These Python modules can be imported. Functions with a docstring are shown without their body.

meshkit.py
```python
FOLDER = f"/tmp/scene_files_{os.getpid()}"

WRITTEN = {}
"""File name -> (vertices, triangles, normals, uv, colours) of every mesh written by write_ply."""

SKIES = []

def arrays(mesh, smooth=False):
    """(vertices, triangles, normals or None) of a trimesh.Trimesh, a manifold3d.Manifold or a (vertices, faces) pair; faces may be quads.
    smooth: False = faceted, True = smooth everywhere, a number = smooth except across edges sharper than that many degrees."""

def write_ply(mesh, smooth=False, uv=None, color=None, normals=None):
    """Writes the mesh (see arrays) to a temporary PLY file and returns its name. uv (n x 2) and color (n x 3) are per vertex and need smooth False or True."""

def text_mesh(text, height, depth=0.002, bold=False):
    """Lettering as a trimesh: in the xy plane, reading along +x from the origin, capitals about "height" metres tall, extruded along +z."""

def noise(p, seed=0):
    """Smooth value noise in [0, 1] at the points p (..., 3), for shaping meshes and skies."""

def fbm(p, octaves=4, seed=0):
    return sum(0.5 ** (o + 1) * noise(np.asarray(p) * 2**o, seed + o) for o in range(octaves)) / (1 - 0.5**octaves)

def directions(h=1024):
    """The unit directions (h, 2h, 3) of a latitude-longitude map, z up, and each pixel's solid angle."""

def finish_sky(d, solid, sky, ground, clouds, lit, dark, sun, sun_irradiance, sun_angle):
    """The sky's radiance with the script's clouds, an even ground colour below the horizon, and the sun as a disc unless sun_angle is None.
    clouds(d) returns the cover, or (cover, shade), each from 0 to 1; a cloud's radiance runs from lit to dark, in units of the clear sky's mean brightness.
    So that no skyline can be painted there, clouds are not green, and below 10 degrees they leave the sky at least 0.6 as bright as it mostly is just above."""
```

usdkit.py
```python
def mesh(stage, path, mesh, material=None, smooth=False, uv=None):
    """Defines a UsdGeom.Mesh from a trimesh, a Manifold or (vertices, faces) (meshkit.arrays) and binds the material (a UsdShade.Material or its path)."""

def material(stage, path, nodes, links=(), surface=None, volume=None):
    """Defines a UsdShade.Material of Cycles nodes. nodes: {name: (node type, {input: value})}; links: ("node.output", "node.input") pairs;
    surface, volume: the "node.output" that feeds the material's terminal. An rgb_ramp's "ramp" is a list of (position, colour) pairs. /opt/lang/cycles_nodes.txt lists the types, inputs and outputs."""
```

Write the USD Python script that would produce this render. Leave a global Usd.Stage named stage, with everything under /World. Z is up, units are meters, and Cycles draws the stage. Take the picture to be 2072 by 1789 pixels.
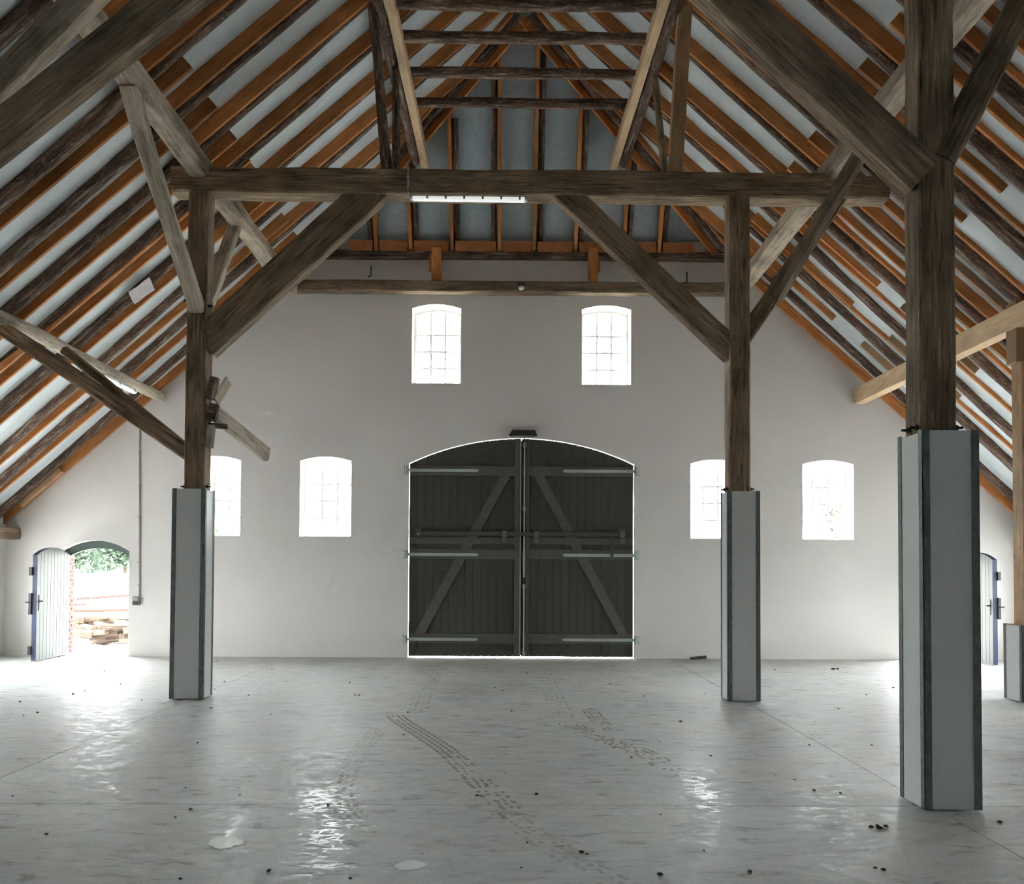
import math, random
import numpy as np, trimesh
import shapely.geometry as sg
from shapely.ops import unary_union
import usdkit, meshkit
from pxr import Usd, UsdGeom, UsdLux, UsdShade, Gf, Sdf, Vt

stage = Usd.Stage.CreateInMemory()
UsdGeom.SetStageUpAxis(stage, 'Z'); UsdGeom.SetStageMetersPerUnit(stage, 1.0)
UsdGeom.Xform.Define(stage, '/World'); UsdGeom.Scope.Define(stage, '/World/Looks')
rng = np.random.default_rng(7); random.seed(7)

# ------------------------------------------------------------------ camera, sky, exposure
EXPOSURE = 0.62
SKY = 5.6
FPX, W, H = 1720.0, 2072.0, 1789.0
CXP, CYP = 1036.0, 1101.0
pitch, yaw, roll = np.radians([1.55, 0.40, 0.30])
fw = np.array([math.sin(yaw) * math.cos(pitch), math.cos(yaw) * math.cos(pitch), math.sin(pitch)])
r0 = np.array([math.cos(yaw), -math.sin(yaw), 0.0]); u0 = np.cross(r0, fw)
rt = r0 * math.cos(roll) + u0 * math.sin(roll); up = u0 * math.cos(roll) - r0 * math.sin(roll)
cam = UsdGeom.Camera.Define(stage, '/World/camera')
AP = 36.0
cam.CreateHorizontalApertureAttr(AP); cam.CreateVerticalApertureAttr(AP * H / W)
cam.CreateFocalLengthAttr(AP * FPX / W)
cam.CreateVerticalApertureOffsetAttr(AP / W * (CYP - H / 2))
cam.CreateHorizontalApertureOffsetAttr(0.0)
cam.CreateClippingRangeAttr(Gf.Vec2f(0.05, 2000))
cam.CreateExposureAttr(EXPOSURE)
m4 = np.eye(4); m4[0, :3] = rt; m4[1, :3] = up; m4[2, :3] = -fw; m4[3, :3] = (0, 0, 1.6)
cam.AddTransformOp().Set(Gf.Matrix4d(m4.tolist()))
dome = UsdLux.DomeLight.Define(stage, '/World/sky')
dome.CreateIntensityAttr(SKY); dome.CreateColorAttr(Gf.Vec3f(0.96, 0.99, 1.0))

# ------------------------------------------------------------------ helpers
used = {}
def numbered(path):
    n = used.get(path, 0); used[path] = n + 1
    return path if n == 0 else '%s_%03d' % (path, n)

def tag(prim, label=None, cat=None, group=None, kind=None):
    p = prim.GetPrim() if hasattr(prim, 'GetPrim') else prim
    for k, v in (('label', label), ('category', cat), ('group', group), ('kind', kind)):
        if v: p.SetCustomDataByKey(k, v)
    return p

def thing(name, label=None, cat=None, loc=(0, 0, 0), group=None, kind=None):
    x = UsdGeom.Xform.Define(stage, numbered('/World/' + name))
    x.AddTranslateOp().Set(Gf.Vec3d(*map(float, loc)))
    p = tag(x, label, cat, group, kind)
    BASE[str(p.GetPath())] = np.array(loc, float)
    return p
BASE = {}

def obj(name, mesh, mat, parent=None, label=None, cat=None, group=None, kind=None, smooth=False, loc=None):
    """ONE Mesh prim, given in world coordinates. loc: per-vertex grain coordinates."""
    root = str(parent.GetPath()) if parent is not None else '/World'
    path = numbered(root + '/' + name)
    if parent is None: pass
    off = BASE.get(root, np.zeros(3))
    BASE[path] = off
    if isinstance(mesh, trimesh.Trimesh): v, f = np.array(mesh.vertices), np.array(mesh.faces)
    else:
        v, f = np.asarray(mesh[0], float), np.asarray(mesh[1], int)
        if len(mesh) > 2: loc = mesh[2]
        if f.shape[1] == 4: f = np.vstack([f[:, [0, 1, 2]], f[:, [0, 2, 3]]])
    if len(f):
        keep_, inv_ = np.unique(f, return_inverse=True)
        if len(keep_) < len(v):
            v, f = v[keep_], inv_.reshape(f.shape)
            if loc is not None: loc = np.asarray(loc)[keep_]
    v = v - off
    if loc is None:
        pr = usdkit.mesh(stage, path, (v, f), LOOKS[mat], smooth=smooth)
    else:
        n = None
        if smooth:
            _, _, n = meshkit.arrays((v, f), True)
        pr = UsdGeom.Mesh.Define(stage, path)
        pr.CreatePointsAttr(Vt.Vec3fArray.FromNumpy(v.astype(np.float32)))
        pr.CreateFaceVertexCountsAttr(Vt.IntArray.FromNumpy(np.full(len(f), 3, np.int32)))
        pr.CreateFaceVertexIndicesAttr(Vt.IntArray.FromNumpy(f.astype(np.int32).ravel()))
        pr.CreateSubdivisionSchemeAttr('none')
        if n is not None:
            pr.CreateNormalsAttr(Vt.Vec3fArray.FromNumpy(n.astype(np.float32))); pr.SetNormalsInterpolation('vertex')
        UsdGeom.PrimvarsAPI(pr).CreatePrimvar('grain', Sdf.ValueTypeNames.Float3Array, 'vertex').Set(Vt.Vec3fArray.FromNumpy(np.asarray(loc, np.float32)))
        UsdShade.MaterialBindingAPI.Apply(pr.GetPrim()).Bind(LOOKS[mat])
    return tag(pr, label, cat, group, kind)

def box(x0, x1, y0, y1, z0, z1, bev=0.0):
    if bev > 0:
        import manifold3d as m3
        b = bev
        pts = []
        for sx in (0, 1):
            for sy in (0, 1):
                for sz in (0, 1):
                    for k in range(3):
                        d = [b, b, b]; d[k] = 0
                        pts.append([(x0 + d[0], x1 - d[0])[sx], (y0 + d[1], y1 - d[1])[sy], (z0 + d[2], z1 - d[2])[sz]])
        return trimesh.convex.convex_hull(np.array(pts))
    m = trimesh.creation.box([x1 - x0, y1 - y0, z1 - z0]); m.apply_translation([(x0 + x1) / 2, (y0 + y1) / 2, (z0 + z1) / 2])
    return m

def cat(*ms): return trimesh.util.concatenate(list(ms))

def unit(a): a = np.asarray(a, float); return a / np.linalg.norm(a)

def timber(p0, p1, w, h, kind='sawn', rough=0.0, wave=0.0, upv=(0, 0, 1), seg=0.25, taper=1.0, chamfer=0.012, seed=None):
    """A beam from p0 to p1. kind: sawn | hewn | log. Returns (v, f, grain)."""
    p0, p1 = np.asarray(p0, float), np.asarray(p1, float)
    L = np.linalg.norm(p1 - p0); a = (p1 - p0) / L
    s = np.cross(a, upv)
    if np.linalg.norm(s) < 1e-3: s = np.cross(a, (0, 1, 0))
    s = unit(s); n = np.cross(s, a)
    seed = int(rng.integers(1, 9999)) if seed is None else seed
    if kind == 'log':
        th = np.arange(14) * 2 * np.pi / 14
        ring = np.stack([np.sign(np.cos(th)) * np.abs(np.cos(th)) ** 0.85 * w / 2, np.sign(np.sin(th)) * np.abs(np.sin(th)) ** 0.85 * h / 2], 1)
    else:
        c = chamfer if kind == 'sawn' else max(chamfer, 0.018)
        x, y = w / 2, h / 2
        if kind == 'sawn':
            ring = np.array([[x, -y + c], [x, y - c], [x - c, y], [-x + c, y], [-x, y - c], [-x, -y + c], [-x + c, -y], [x - c, -y]])
        else:
            k = np.linspace(-1, 1, 4)[1:-1]
            ring = [[x, -y + c]] + [[x, q * (y - c)] for q in k] + [[x, y - c], [x - c, y]] + [[-q * (x - c), y] for q in k] + [[-x + c, y], [-x, y - c]] + [[-x, -q * (y - c)] for q in k] + [[-x, -y + c], [-x + c, -y]] + [[q * (x - c), -y] for q in k] + [[x - c, -y]]
            ring = np.array(ring)
    m = len(ring)
    nr = 2 if (rough == 0 and wave == 0) else max(3, int(L / seg) + 1)
    t = np.linspace(0, 1, nr)
    v = np.zeros((nr, m, 3)); g = np.zeros((nr, m, 3))
    per = np.linalg.norm(np.diff(np.vstack([ring, ring[:1]]), axis=0), axis=1); acc = np.concatenate([[0], np.cumsum(per)[:-1]])
    so = np.array([seed * 0.37 % 50, seed * 0.11 % 30, seed * 0.73 % 40])
    for i, ti in enumerate(t):
        sc = 1 + (taper - 1) * ti
        r = ring * sc
        if rough:
            q = np.column_stack([np.full(m, ti * L * 1.6), r[:, 0] / w * 2.2 + 5, r[:, 1] / h * 2.2 + 5]) + so
            nz = (meshkit.fbm(q, 3, seed % 97) - 0.5) * 2
            dirs = r / np.maximum(np.linalg.norm(r, axis=1, keepdims=True), 1e-9)
            r = r + dirs * (nz * rough)[:, None]
        cx = cy = 0.0
        if wave:
            cx = (meshkit.fbm(np.array([[ti * L * 0.35 + so[0], so[1], 0]]), 2, 3)[0] - 0.5) * 2 * wave * min(1, 6 * ti, 6 * (1 - ti) + .3)
            cy = (meshkit.fbm(np.array([[ti * L * 0.35 + so[0], so[2], 9]]), 2, 5)[0] - 0.5) * 2 * wave * min(1, 6 * ti, 6 * (1 - ti) + .3)
        v[i] = p0 + a * (ti * L) + (r[:, :1] + cx) * s + (r[:, 1:] + cy) * n
        g[i] = np.column_stack([np.full(m, ti * L), r[:, 0], r[:, 1]]) + so
    if kind == 'log':
        vv = v.reshape(-1, 3); gg = g.reshape(-1, 3)
        i, j = np.meshgrid(np.arange(nr - 1), np.arange(m), indexing='ij')
        qd = np.stack([i * m + j, i * m + (j + 1) % m, (i + 1) * m + (j + 1) % m, (i + 1) * m + j], -1).reshape(-1, 4)
        tri = np.vstack([qd[:, [0, 1, 2]], qd[:, [0, 2, 3]]])
    else:   # split the ring edges so that the faces stay flat
        vv, gg, tri = [], [], []
        for j in range(m):
            k = (j + 1) % m
            b = len(vv)
            for i in range(nr):
                vv += [v[i, j], v[i, k]]; gg += [g[i, j], g[i, k]]
            for i in range(nr - 1):
                o = b + 2 * i
                tri += [[o, o + 1, o + 3], [o, o + 3, o + 2]]
        vv, gg, tri = np.array(vv), np.array(gg), np.array(tri)
    caps_v, caps_g, caps_f = [], [], []
    for i, flip in ((0, True), (nr - 1, False)):
        b = len(vv) + len(caps_v)
        caps_v += list(v[i]) + [v[i].mean(0)]; caps_g += list(g[i]) + [g[i].mean(0)]
        for j in range(m):
            k = (j + 1) % m
            caps_f.append([b + m, b + k, b + j] if flip else [b + m, b + j, b + k])
    return np.vstack([vv, caps_v]), np.vstack([tri, caps_f]), np.vstack([gg, caps_g])

def poly_xz(poly, y0, y1, holes=()):
    """A polygon given as (x, z), extruded from y0 to y1."""
    p = poly if isinstance(poly, (sg.Polygon, sg.MultiPolygon)) else sg.Polygon(poly, holes)
    ms = []
    for g in getattr(p, 'geoms', [p]):
        m = trimesh.creation.extrude_polygon(g, abs(y1 - y0), engine='earcut')
        v = m.vertices.copy()
        m.vertices = np.column_stack([v[:, 0], max(y0, y1) - v[:, 2], v[:, 1]])
        ms.append(m)
    m = cat(*ms); m.fix_normals()
    return m

def arch(x0, x1, z0, zs, rise, n=14):
    """Outline (x, z) of an opening with a segmental arch."""
    w = (x1 - x0) / 2; R = (w * w + rise * rise) / (2 * rise); c = (x0 + x1) / 2; cz = zs + rise - R
    a = math.asin(w / R)
    top = [(c + R * math.sin(t), cz + R * math.cos(t)) for t in np.linspace(a, -a, n)]
    return [(x0, z0), (x1, z0)] + top

def tube(pts, r, sides=8):
    pts = np.asarray(pts, float)
    ms = []
    for a, b in zip(pts[:-1], pts[1:]):
        ms.append(trimesh.creation.cylinder(radius=r, segment=[a, b], sections=sides))
    return cat(*ms)

# ------------------------------------------------------------------ materials
LOOKS = {}
def mat(name, nodes, links, surface='p.BSDF'):
    LOOKS[name] = usdkit.material(stage, '/World/Looks/' + name, nodes, links, surface=surface)

def plain(name, col, rough=0.6, metal=0.0, spec=0.5, var=0.0):
    nodes = {'p': ('principled_bsdf', {'base_color': col, 'roughness': rough, 'metallic': metal, 'specular_ior_level': spec})}
    links = []
    if var:
        nodes['t'] = ('texture_coordinate', {}); nodes['n'] = ('noise_texture', {'scale': 14.0, 'detail': 4.0})
        nodes['r'] = ('rgb_ramp', {'ramp': [(0.3, tuple(c * (1 - var) for c in col)), (0.7, tuple(min(1, c * (1 + var)) for c in col))]})
        links = [('t.object', 'n.vector'), ('n.fac', 'r.fac'), ('r.color', 'p.base_color')]
    mat(name, nodes, links)

def wood(name, dark, mid, light, rough=0.75, grain=9.0, worm=0.0, knots=0.0, bumpd=0.004, blotch=0.5):
    nodes = {
        'a': ('attribute', {'attribute': 'grain'}),
        'm': ('mapping', {'scale': (1.2, grain * 2.2, grain * 2.2)}),
        'n': ('noise_texture', {'scale': 2.2, 'detail': 6.0, 'roughness': 0.62, 'distortion': 0.4}),
        'r': ('rgb_ramp', {'ramp': [(0.33, dark), (0.46, mid), (0.54, mid), (0.70, light)]}),
        'm2': ('mapping', {'scale': (1.0, 2.5, 2.5)}),
        'n2': ('noise_texture', {'scale': 1.6, 'detail': 4.0, 'roughness': 0.6}),
        'r2': ('rgb_ramp', {'ramp': [(0.34, (1 - blotch,) * 3), (0.60, (1.12,) * 3)]}),
        'mx': ('mix', {'mix_type': 'multiply', 'fac': 1.0}),
        'b': ('bump', {'distance': bumpd, 'strength': 0.8}),
        'oi': ('object_info', {}),
        'orr': ('map_range', {'from_min': 0.0, 'from_max': 1.0, 'to_min': 0.78, 'to_max': 1.18}),
        'hv': ('hsv', {'hue': 0.5, 'saturation': 1.0, 'fac': 1.0}),
        'p': ('principled_bsdf', {'roughness': rough, 'specular_ior_level': 0.25}),
    }
    links = [('a.vector', 'm.vector'), ('m.vector', 'n.vector'), ('n.fac', 'r.fac'), ('a.vector', 'm2.vector'), ('m2.vector', 'n2.vector'), ('n2.fac', 'r2.fac'),
             ('r.color', 'mx.color1'), ('r2.color', 'mx.color2'), ('n.fac', 'b.height'), ('b.normal', 'p.normal'),
             ('oi.random', 'orr.value'), ('orr.result', 'hv.value')]
    last = 'mx.color'
    if worm:
        nodes['m3'] = ('mapping', {'scale': (3.0, 14.0, 14.0)})
        nodes['n3'] = ('noise_texture', {'scale': 3.0, 'detail': 5.0, 'roughness': 0.7, 'distortion': 1.2})
        nodes['r3'] = ('rgb_ramp', {'ramp': [(0.54, (0, 0, 0)), (0.66, (worm,) * 3)]})
        nodes['mw'] = ('mix', {'mix_type': 'mix', 'color2': light})
        links += [('a.vector', 'm3.vector'), ('m3.vector', 'n3.vector'), ('n3.fac', 'r3.fac'), ('r3.color', 'mw.fac'), (last, 'mw.color1')]
        last = 'mw.color'
    if knots:
        nodes['m4'] = ('mapping', {'scale': (1.0, 2.0, 2.0)})
        nodes['v'] = ('voronoi_texture', {'scale': 2.6})
        nodes['r4'] = ('rgb_ramp', {'ramp': [(0.035, (0.32, 0.22, 0.16)), (0.075, (1, 1, 1))]})
        nodes['mk'] = ('mix', {'mix_type': 'multiply', 'fac': knots})
        links += [('a.vector', 'm4.vector'), ('m4.vector', 'v.vector'), ('v.distance', 'r4.fac'), ('r4.color', 'mk.color2'), (last, 'mk.color1')]
        last = 'mk.color'
    links += [(last, 'hv.color'), ('hv.color', 'p.base_color')]
    mat(name, nodes, links)

wood('old_oak', (0.070, 0.041, 0.024), (0.265, 0.188, 0.122), (0.52, 0.405, 0.285), knots=0.6, bumpd=0.007, worm=0.2)
wood('bark_log', (0.065, 0.038, 0.028), (0.150, 0.096, 0.070), (0.55, 0.44, 0.35), worm=0.6, bumpd=0.012, grain=6)
wood('pale_log', (0.32, 0.245, 0.175), (0.56, 0.46, 0.355), (0.72, 0.63, 0.52), worm=0.4, bumpd=0.008, grain=6)
wood('weathered_board', (0.26, 0.215, 0.16), (0.50, 0.43, 0.34), (0.70, 0.64, 0.54), worm=0.2, bumpd=0.006)
wood('grey_brace', (0.11, 0.073, 0.045), (0.30, 0.220, 0.148), (0.52, 0.41, 0.295), knots=0.7, grain=9, bumpd=0.005)
wood('orange_plank', (0.50, 0.185, 0.055), (0.62, 0.255, 0.085), (0.76, 0.37, 0.15), rough=0.6, knots=0.75, blotch=0.3, bumpd=0.001, grain=7)
wood('new_pine', (0.50, 0.33, 0.19), (0.64, 0.46, 0.29), (0.74, 0.58, 0.39), rough=0.6, knots=0.75, blotch=0.15, bumpd=0.001, grain=8)
wood('new_pine_tan', (0.33, 0.20, 0.11), (0.46, 0.30, 0.175), (0.55, 0.38, 0.24), rough=0.6, knots=0.75, blotch=0.2, bumpd=0.001, grain=8)
wood('firewood', (0.03, 0.019, 0.012), (0.105, 0.074, 0.052), (0.26, 0.21, 0.16), bumpd=0.006)

mat('plaster', {'g': ('geometry', {}), 'n': ('noise_texture', {'scale': 0.55, 'detail': 5.0, 'roughness': 0.55}), 'r': ('rgb_ramp', {'ramp': [(0.3, (0.82, 0.79, 0.775)), (0.7, (0.89, 0.865, 0.85))]}),
     'n2': ('noise_texture', {'scale': 9.0, 'detail': 5.0}), 'b': ('bump', {'distance': 0.01, 'strength': 0.35}), 'p': ('principled_bsdf', {'roughness': 0.9, 'specular_ior_level': 0.15})},
    [('g.position', 'n.vector'), ('n.fac', 'r.fac'), ('r.color', 'p.base_color'), ('g.position', 'n2.vector'), ('n2.fac', 'b.height'), ('b.normal', 'p.normal')])

# concrete: pale power-floated slab, dust, scuffs and dark stains; scuffs are rougher and paler
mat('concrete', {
    'g': ('geometry', {}), 'sx': ('separate_xyz', {}),
    'n': ('noise_texture', {'scale': 0.5, 'detail': 7.0, 'roughness': 0.62, 'distortion': 0.3}),
    'r': ('rgb_ramp', {'ramp': [(0.32, (0.50, 0.51, 0.505)), (0.44, (0.63, 0.655, 0.665)), (0.55, (0.645, 0.64, 0.62)), (0.68, (0.72, 0.74, 0.745))]}),
    'm2': ('mapping', {'scale': (0.8, 2.0, 1.0)}),
    'n2': ('noise_texture', {'scale': 4.5, 'detail': 10.0, 'roughness': 0.75, 'distortion': 0.8}),
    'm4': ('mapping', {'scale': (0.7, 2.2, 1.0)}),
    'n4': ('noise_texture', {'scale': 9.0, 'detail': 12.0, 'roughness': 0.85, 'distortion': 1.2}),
    'r2': ('rgb_ramp', {'ramp': [(0.34, (0.45, 0.43, 0.40)), (0.415, (0.82, 0.81, 0.79)), (0.47, (0.98, 0.98, 0.975)), (0.55, (1.02, 1.02, 1.01)), (0.63, (1.18, 1.17, 1.15))]}),
    'mx': ('mix', {'mix_type': 'multiply', 'fac': 1.0}),
    'n3': ('noise_texture', {'scale': 55.0, 'detail': 3.0, 'roughness': 0.7}),
    'r3': ('rgb_ramp', {'ramp': [(0.30, (0.50, 0.49, 0.47)), (0.42, (1, 1, 1))]}),
    'mx2': ('mix', {'mix_type': 'multiply', 'fac': 0.7}),
    'yr': ('map_range', {'from_min': 12.6, 'from_max': 15.0, 'to_min': 0.0, 'to_max': 0.75, 'clamp': True}),  # brown band toward the gable wall: dirt mixed with painted shade
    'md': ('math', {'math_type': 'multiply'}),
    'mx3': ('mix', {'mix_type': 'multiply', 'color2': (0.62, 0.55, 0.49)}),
    'rr': ('rgb_ramp', {'ramp': [(0.42, (0.62,) * 3), (0.52, (0.54,) * 3), (0.565, (0.36,) * 3), (0.63, (0.27,) * 3)]}),
    'b': ('bump', {'distance': 0.003, 'strength': 0.3}),
    'p': ('principled_bsdf', {'specular_ior_level': 0.45})},
    [('g.position', 'n.vector'), ('n.fac', 'r.fac'), ('g.position', 'm2.vector'), ('m2.vector', 'n2.vector'), ('n2.fac', 'r2.fac'), ('r.color', 'mx.color1'), ('r2.color', 'mx.color2'),
     ('g.position', 'n3.vector'), ('n3.fac', 'r3.fac'), ('mx.color', 'mx2.color1'), ('r3.color', 'mx2.color2'),
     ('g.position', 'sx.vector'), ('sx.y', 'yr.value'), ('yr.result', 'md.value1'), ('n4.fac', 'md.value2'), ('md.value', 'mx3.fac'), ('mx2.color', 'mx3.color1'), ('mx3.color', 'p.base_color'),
     ('g.position', 'm4.vector'), ('m4.vector', 'n4.vector'), ('n4.fac', 'rr.fac'), ('rr.color', 'p.roughness'), ('n2.fac', 'b.height'), ('b.normal', 'p.normal')])

mat('membrane', {'g': ('geometry', {}), 'm': ('mapping', {'scale': (3.0, 3.0, 3.0)}), 'n': ('noise_texture', {'scale': 1.2, 'detail': 6.0, 'roughness': 0.6}),
     'r': ('rgb_ramp', {'ramp': [(0.3, (0.70, 0.775, 0.805)), (0.7, (0.80, 0.865, 0.89))]}), 'b': ('bump', {'distance': 0.012, 'strength': 0.4}), 'p': ('principled_bsdf', {'roughness': 0.7, 'specular_ior_level': 0.3})},
    [('g.position', 'm.vector'), ('m.vector', 'n.vector'), ('n.fac', 'r.fac'), ('r.color', 'p.base_color'), ('n.fac', 'b.height'), ('b.normal', 'p.normal')])
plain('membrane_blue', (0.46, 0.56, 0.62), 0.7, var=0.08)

plain('white_panel', (0.78, 0.80, 0.80), 0.35, var=0.015)
mat('galvanised', {'g': ('geometry', {}), 'n': ('noise_texture', {'scale': 18.0, 'detail': 4.0, 'roughness': 0.7}), 'r': ('rgb_ramp', {'ramp': [(0.3, (0.10, 0.12, 0.12)), (0.7, (0.22, 0.245, 0.245))]}), 'p': ('principled_bsdf', {'metallic': 0.55, 'roughness': 0.5})},
    [('g.position', 'n.vector'), ('n.fac', 'r.fac'), ('r.color', 'p.base_color')])
plain('hinge_zinc', (0.50, 0.56, 0.55), 0.45, 0.3)
plain('dark_steel', (0.05, 0.05, 0.055), 0.5, 0.4)
plain('steel', (0.35, 0.36, 0.37), 0.4, 0.7)
plain('barn_door_paint', (0.058, 0.062, 0.052), 0.6, var=0.12)
plain('barn_frame_paint', (0.110, 0.108, 0.090), 0.6, var=0.12)
plain('black_bar', (0.085, 0.082, 0.075), 0.5)
plain('pale_green_paint', (0.058, 0.070, 0.064), 0.55, var=0.06)
plain('navy_paint', (0.035, 0.045, 0.10), 0.5)
plain('dark_green_paint', (0.075, 0.10, 0.09), 0.5)
plain('white_paint', (0.86, 0.87, 0.86), 0.5)
plain('iron_white', (0.80, 0.81, 0.81), 0.5)
plain('white_plastic', (0.86, 0.87, 0.87), 0.35)
mat('lamp_diffuser', {'p': ('principled_bsdf', {'base_color': (0.86, 0.87, 0.87), 'roughness': 0.35, 'emission_color': (0.97, 1.0, 0.99), 'emission_strength': 0.42})}, [])
plain('grey_plastic', (0.20, 0.20, 0.20), 0.5)
plain('conduit_grey', (0.34, 0.34, 0.33), 0.5)
plain('paper', (0.62, 0.57, 0.57), 0.8, var=0.1)
plain('print_grey', (0.34, 0.31, 0.31), 0.8)
plain('mortar', (0.30, 0.285, 0.265), 0.9)
for i, c in enumerate([(0.10, 0.030, 0.020), (0.13, 0.045, 0.030), (0.08, 0.027, 0.020)]): plain('brick_red_%d' % i, c, 0.85, var=0.15)
plain('mud', (0.36, 0.31, 0.255), 0.7, var=0.2)
plain('mud_faint', (0.50, 0.49, 0.46), 0.62, var=0.15)
plain('clod', (0.07, 0.06, 0.05), 0.95, var=0.3)
plain('lime_splash', (0.93, 0.93, 0.91), 0.42, spec=0.7, var=0.04)
plain('burnished', (0.88, 0.88, 0.86), 0.24, spec=0.8)
plain('joint_dark', (0.16, 0.155, 0.145), 0.9)
plain('sand', (0.53, 0.525, 0.51), 0.95, var=0.15)
plain('field_grass', (0.20, 0.205, 0.105), 0.95, var=0.2)
plain('tractor_blue', (0.05, 0.14, 0.32), 0.5)
plain('rail_wood', (0.045, 0.022, 0.017), 0.8, var=0.2)
plain('trunk', (0.09, 0.07, 0.05), 0.9)
def leafmat(name, col):
    mat(name, {'d': ('diffuse_bsdf', {'color': col}), 't': ('translucent_bsdf', {'color': tuple(c * 1.1 for c in col)}), 'mx': ('mix_closure', {'fac': 0.3})},
        [('d.BSDF', 'mx.closure1'), ('t.BSDF', 'mx.closure2')], surface='mx.closure')
leafmat('leaf_light', (0.20, 0.25, 0.145)); leafmat('leaf_dark', (0.14, 0.19, 0.15)); leafmat('leaf_silver', (0.30, 0.335, 0.28))
mat('glass', {'t': ('transparent_bsdf', {'color': (0.97, 0.985, 0.98)}), 'g': ('glossy_bsdf', {'roughness': 0.02, 'color': (0.9, 0.9, 0.9)}), 'f': ('layer_weight', {'blend': 0.5}), 'pw': ('math', {'math_type': 'power', 'value2': 5.0}), 'mr': ('map_range', {'to_min': 0.03, 'to_max': 0.9}), 'mx': ('mix_closure', {})},
    [('t.BSDF', 'mx.closure1'), ('g.BSDF', 'mx.closure2'), ('f.facing', 'pw.value1'), ('pw.value', 'mr.value'), ('mr.result', 'mx.fac')], surface='mx.closure')
plain('roof_board', (0.25, 0.2, 0.15), 0.9)
plain('orange_board', (0.50, 0.20, 0.07), 0.7, var=0.15)

# ------------------------------------------------------------------ setting: walls, floor, roof
X0, S, ZR = 0.25, 0.875, 10.31                 # ridge line and pitch of the rafters' undersides
K = math.sqrt(1 + S * S)
HY, HK = 13.2, 1.78                            # half-hip: apex and steepness
YW = 15.0                                      # inner face of the gable wall
YF = -9.0                                      # wall behind the camera
XL, XR = -8.80, 9.30
def roof_z(x): return ZR - S * abs(x - X0)

WIN = [  # x0, x1, sill, springing, rise
    (-1.69, -0.82, 4.85, 6.19, 0.075), (1.325, 2.205, 4.845, 6.19, 0.075),
    (-5.59, -4.69, 2.12, 3.46, 0.075), (-3.645, -2.74, 2.12, 3.46, 0.075),
    (3.26, 4.15, 2.115, 3.45, 0.075), (5.25, 6.16, 2.11, 3.45, 0.075)]
BIG = arch(-1.725, 2.265, -0.02, 3.43, 0.46, 28)
SDL = arch(-7.86, -6.625, -0.02, 1.84, 0.19); SDR = arch(6.98, 8.22, -0.02, 1.84, 0.19)
outline = sg.Polygon([(XL - .4, -0.3), (XR + .4, -0.3), (XR + .4, roof_z(XR + .4) + .5), (X0 + 3.3, 7.42), (X0 - 3.3, 7.42), (XL - .4, roof_z(XL - .4) + .5)])
holes = unary_union([sg.Polygon(arch(*w)) for w in WIN] + [sg.Polygon(BIG), sg.Polygon(SDL), sg.Polygon(SDR)])
wall = thing('wall_back', 'tall white plastered gable wall with arched windows and dark barn doors', 'wall', kind='structure')
obj('plaster_wall', poly_xz(outline.difference(holes), YW, YW + 0.5), 'plaster', wall)
# outer brick reveals of the side door
k = 0
for z in np.arange(0.02, 1.80, 0.075):
    for (ya, yb) in (((15.27, 15.375), (15.385, 15.52)) if k % 2 else ((15.27, 15.44), (15.45, 15.52))):
        obj('brick', box(-7.875, -7.845, ya, yb, z, z + 0.063, 0.004), 'brick_red_%d' % rng.integers(0, 3), wall)
    k += 1
obj('mortar_bed', box(-7.87, -7.852, 15.26, 15.515, 0.0, 1.84), 'mortar', wall)

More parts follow.
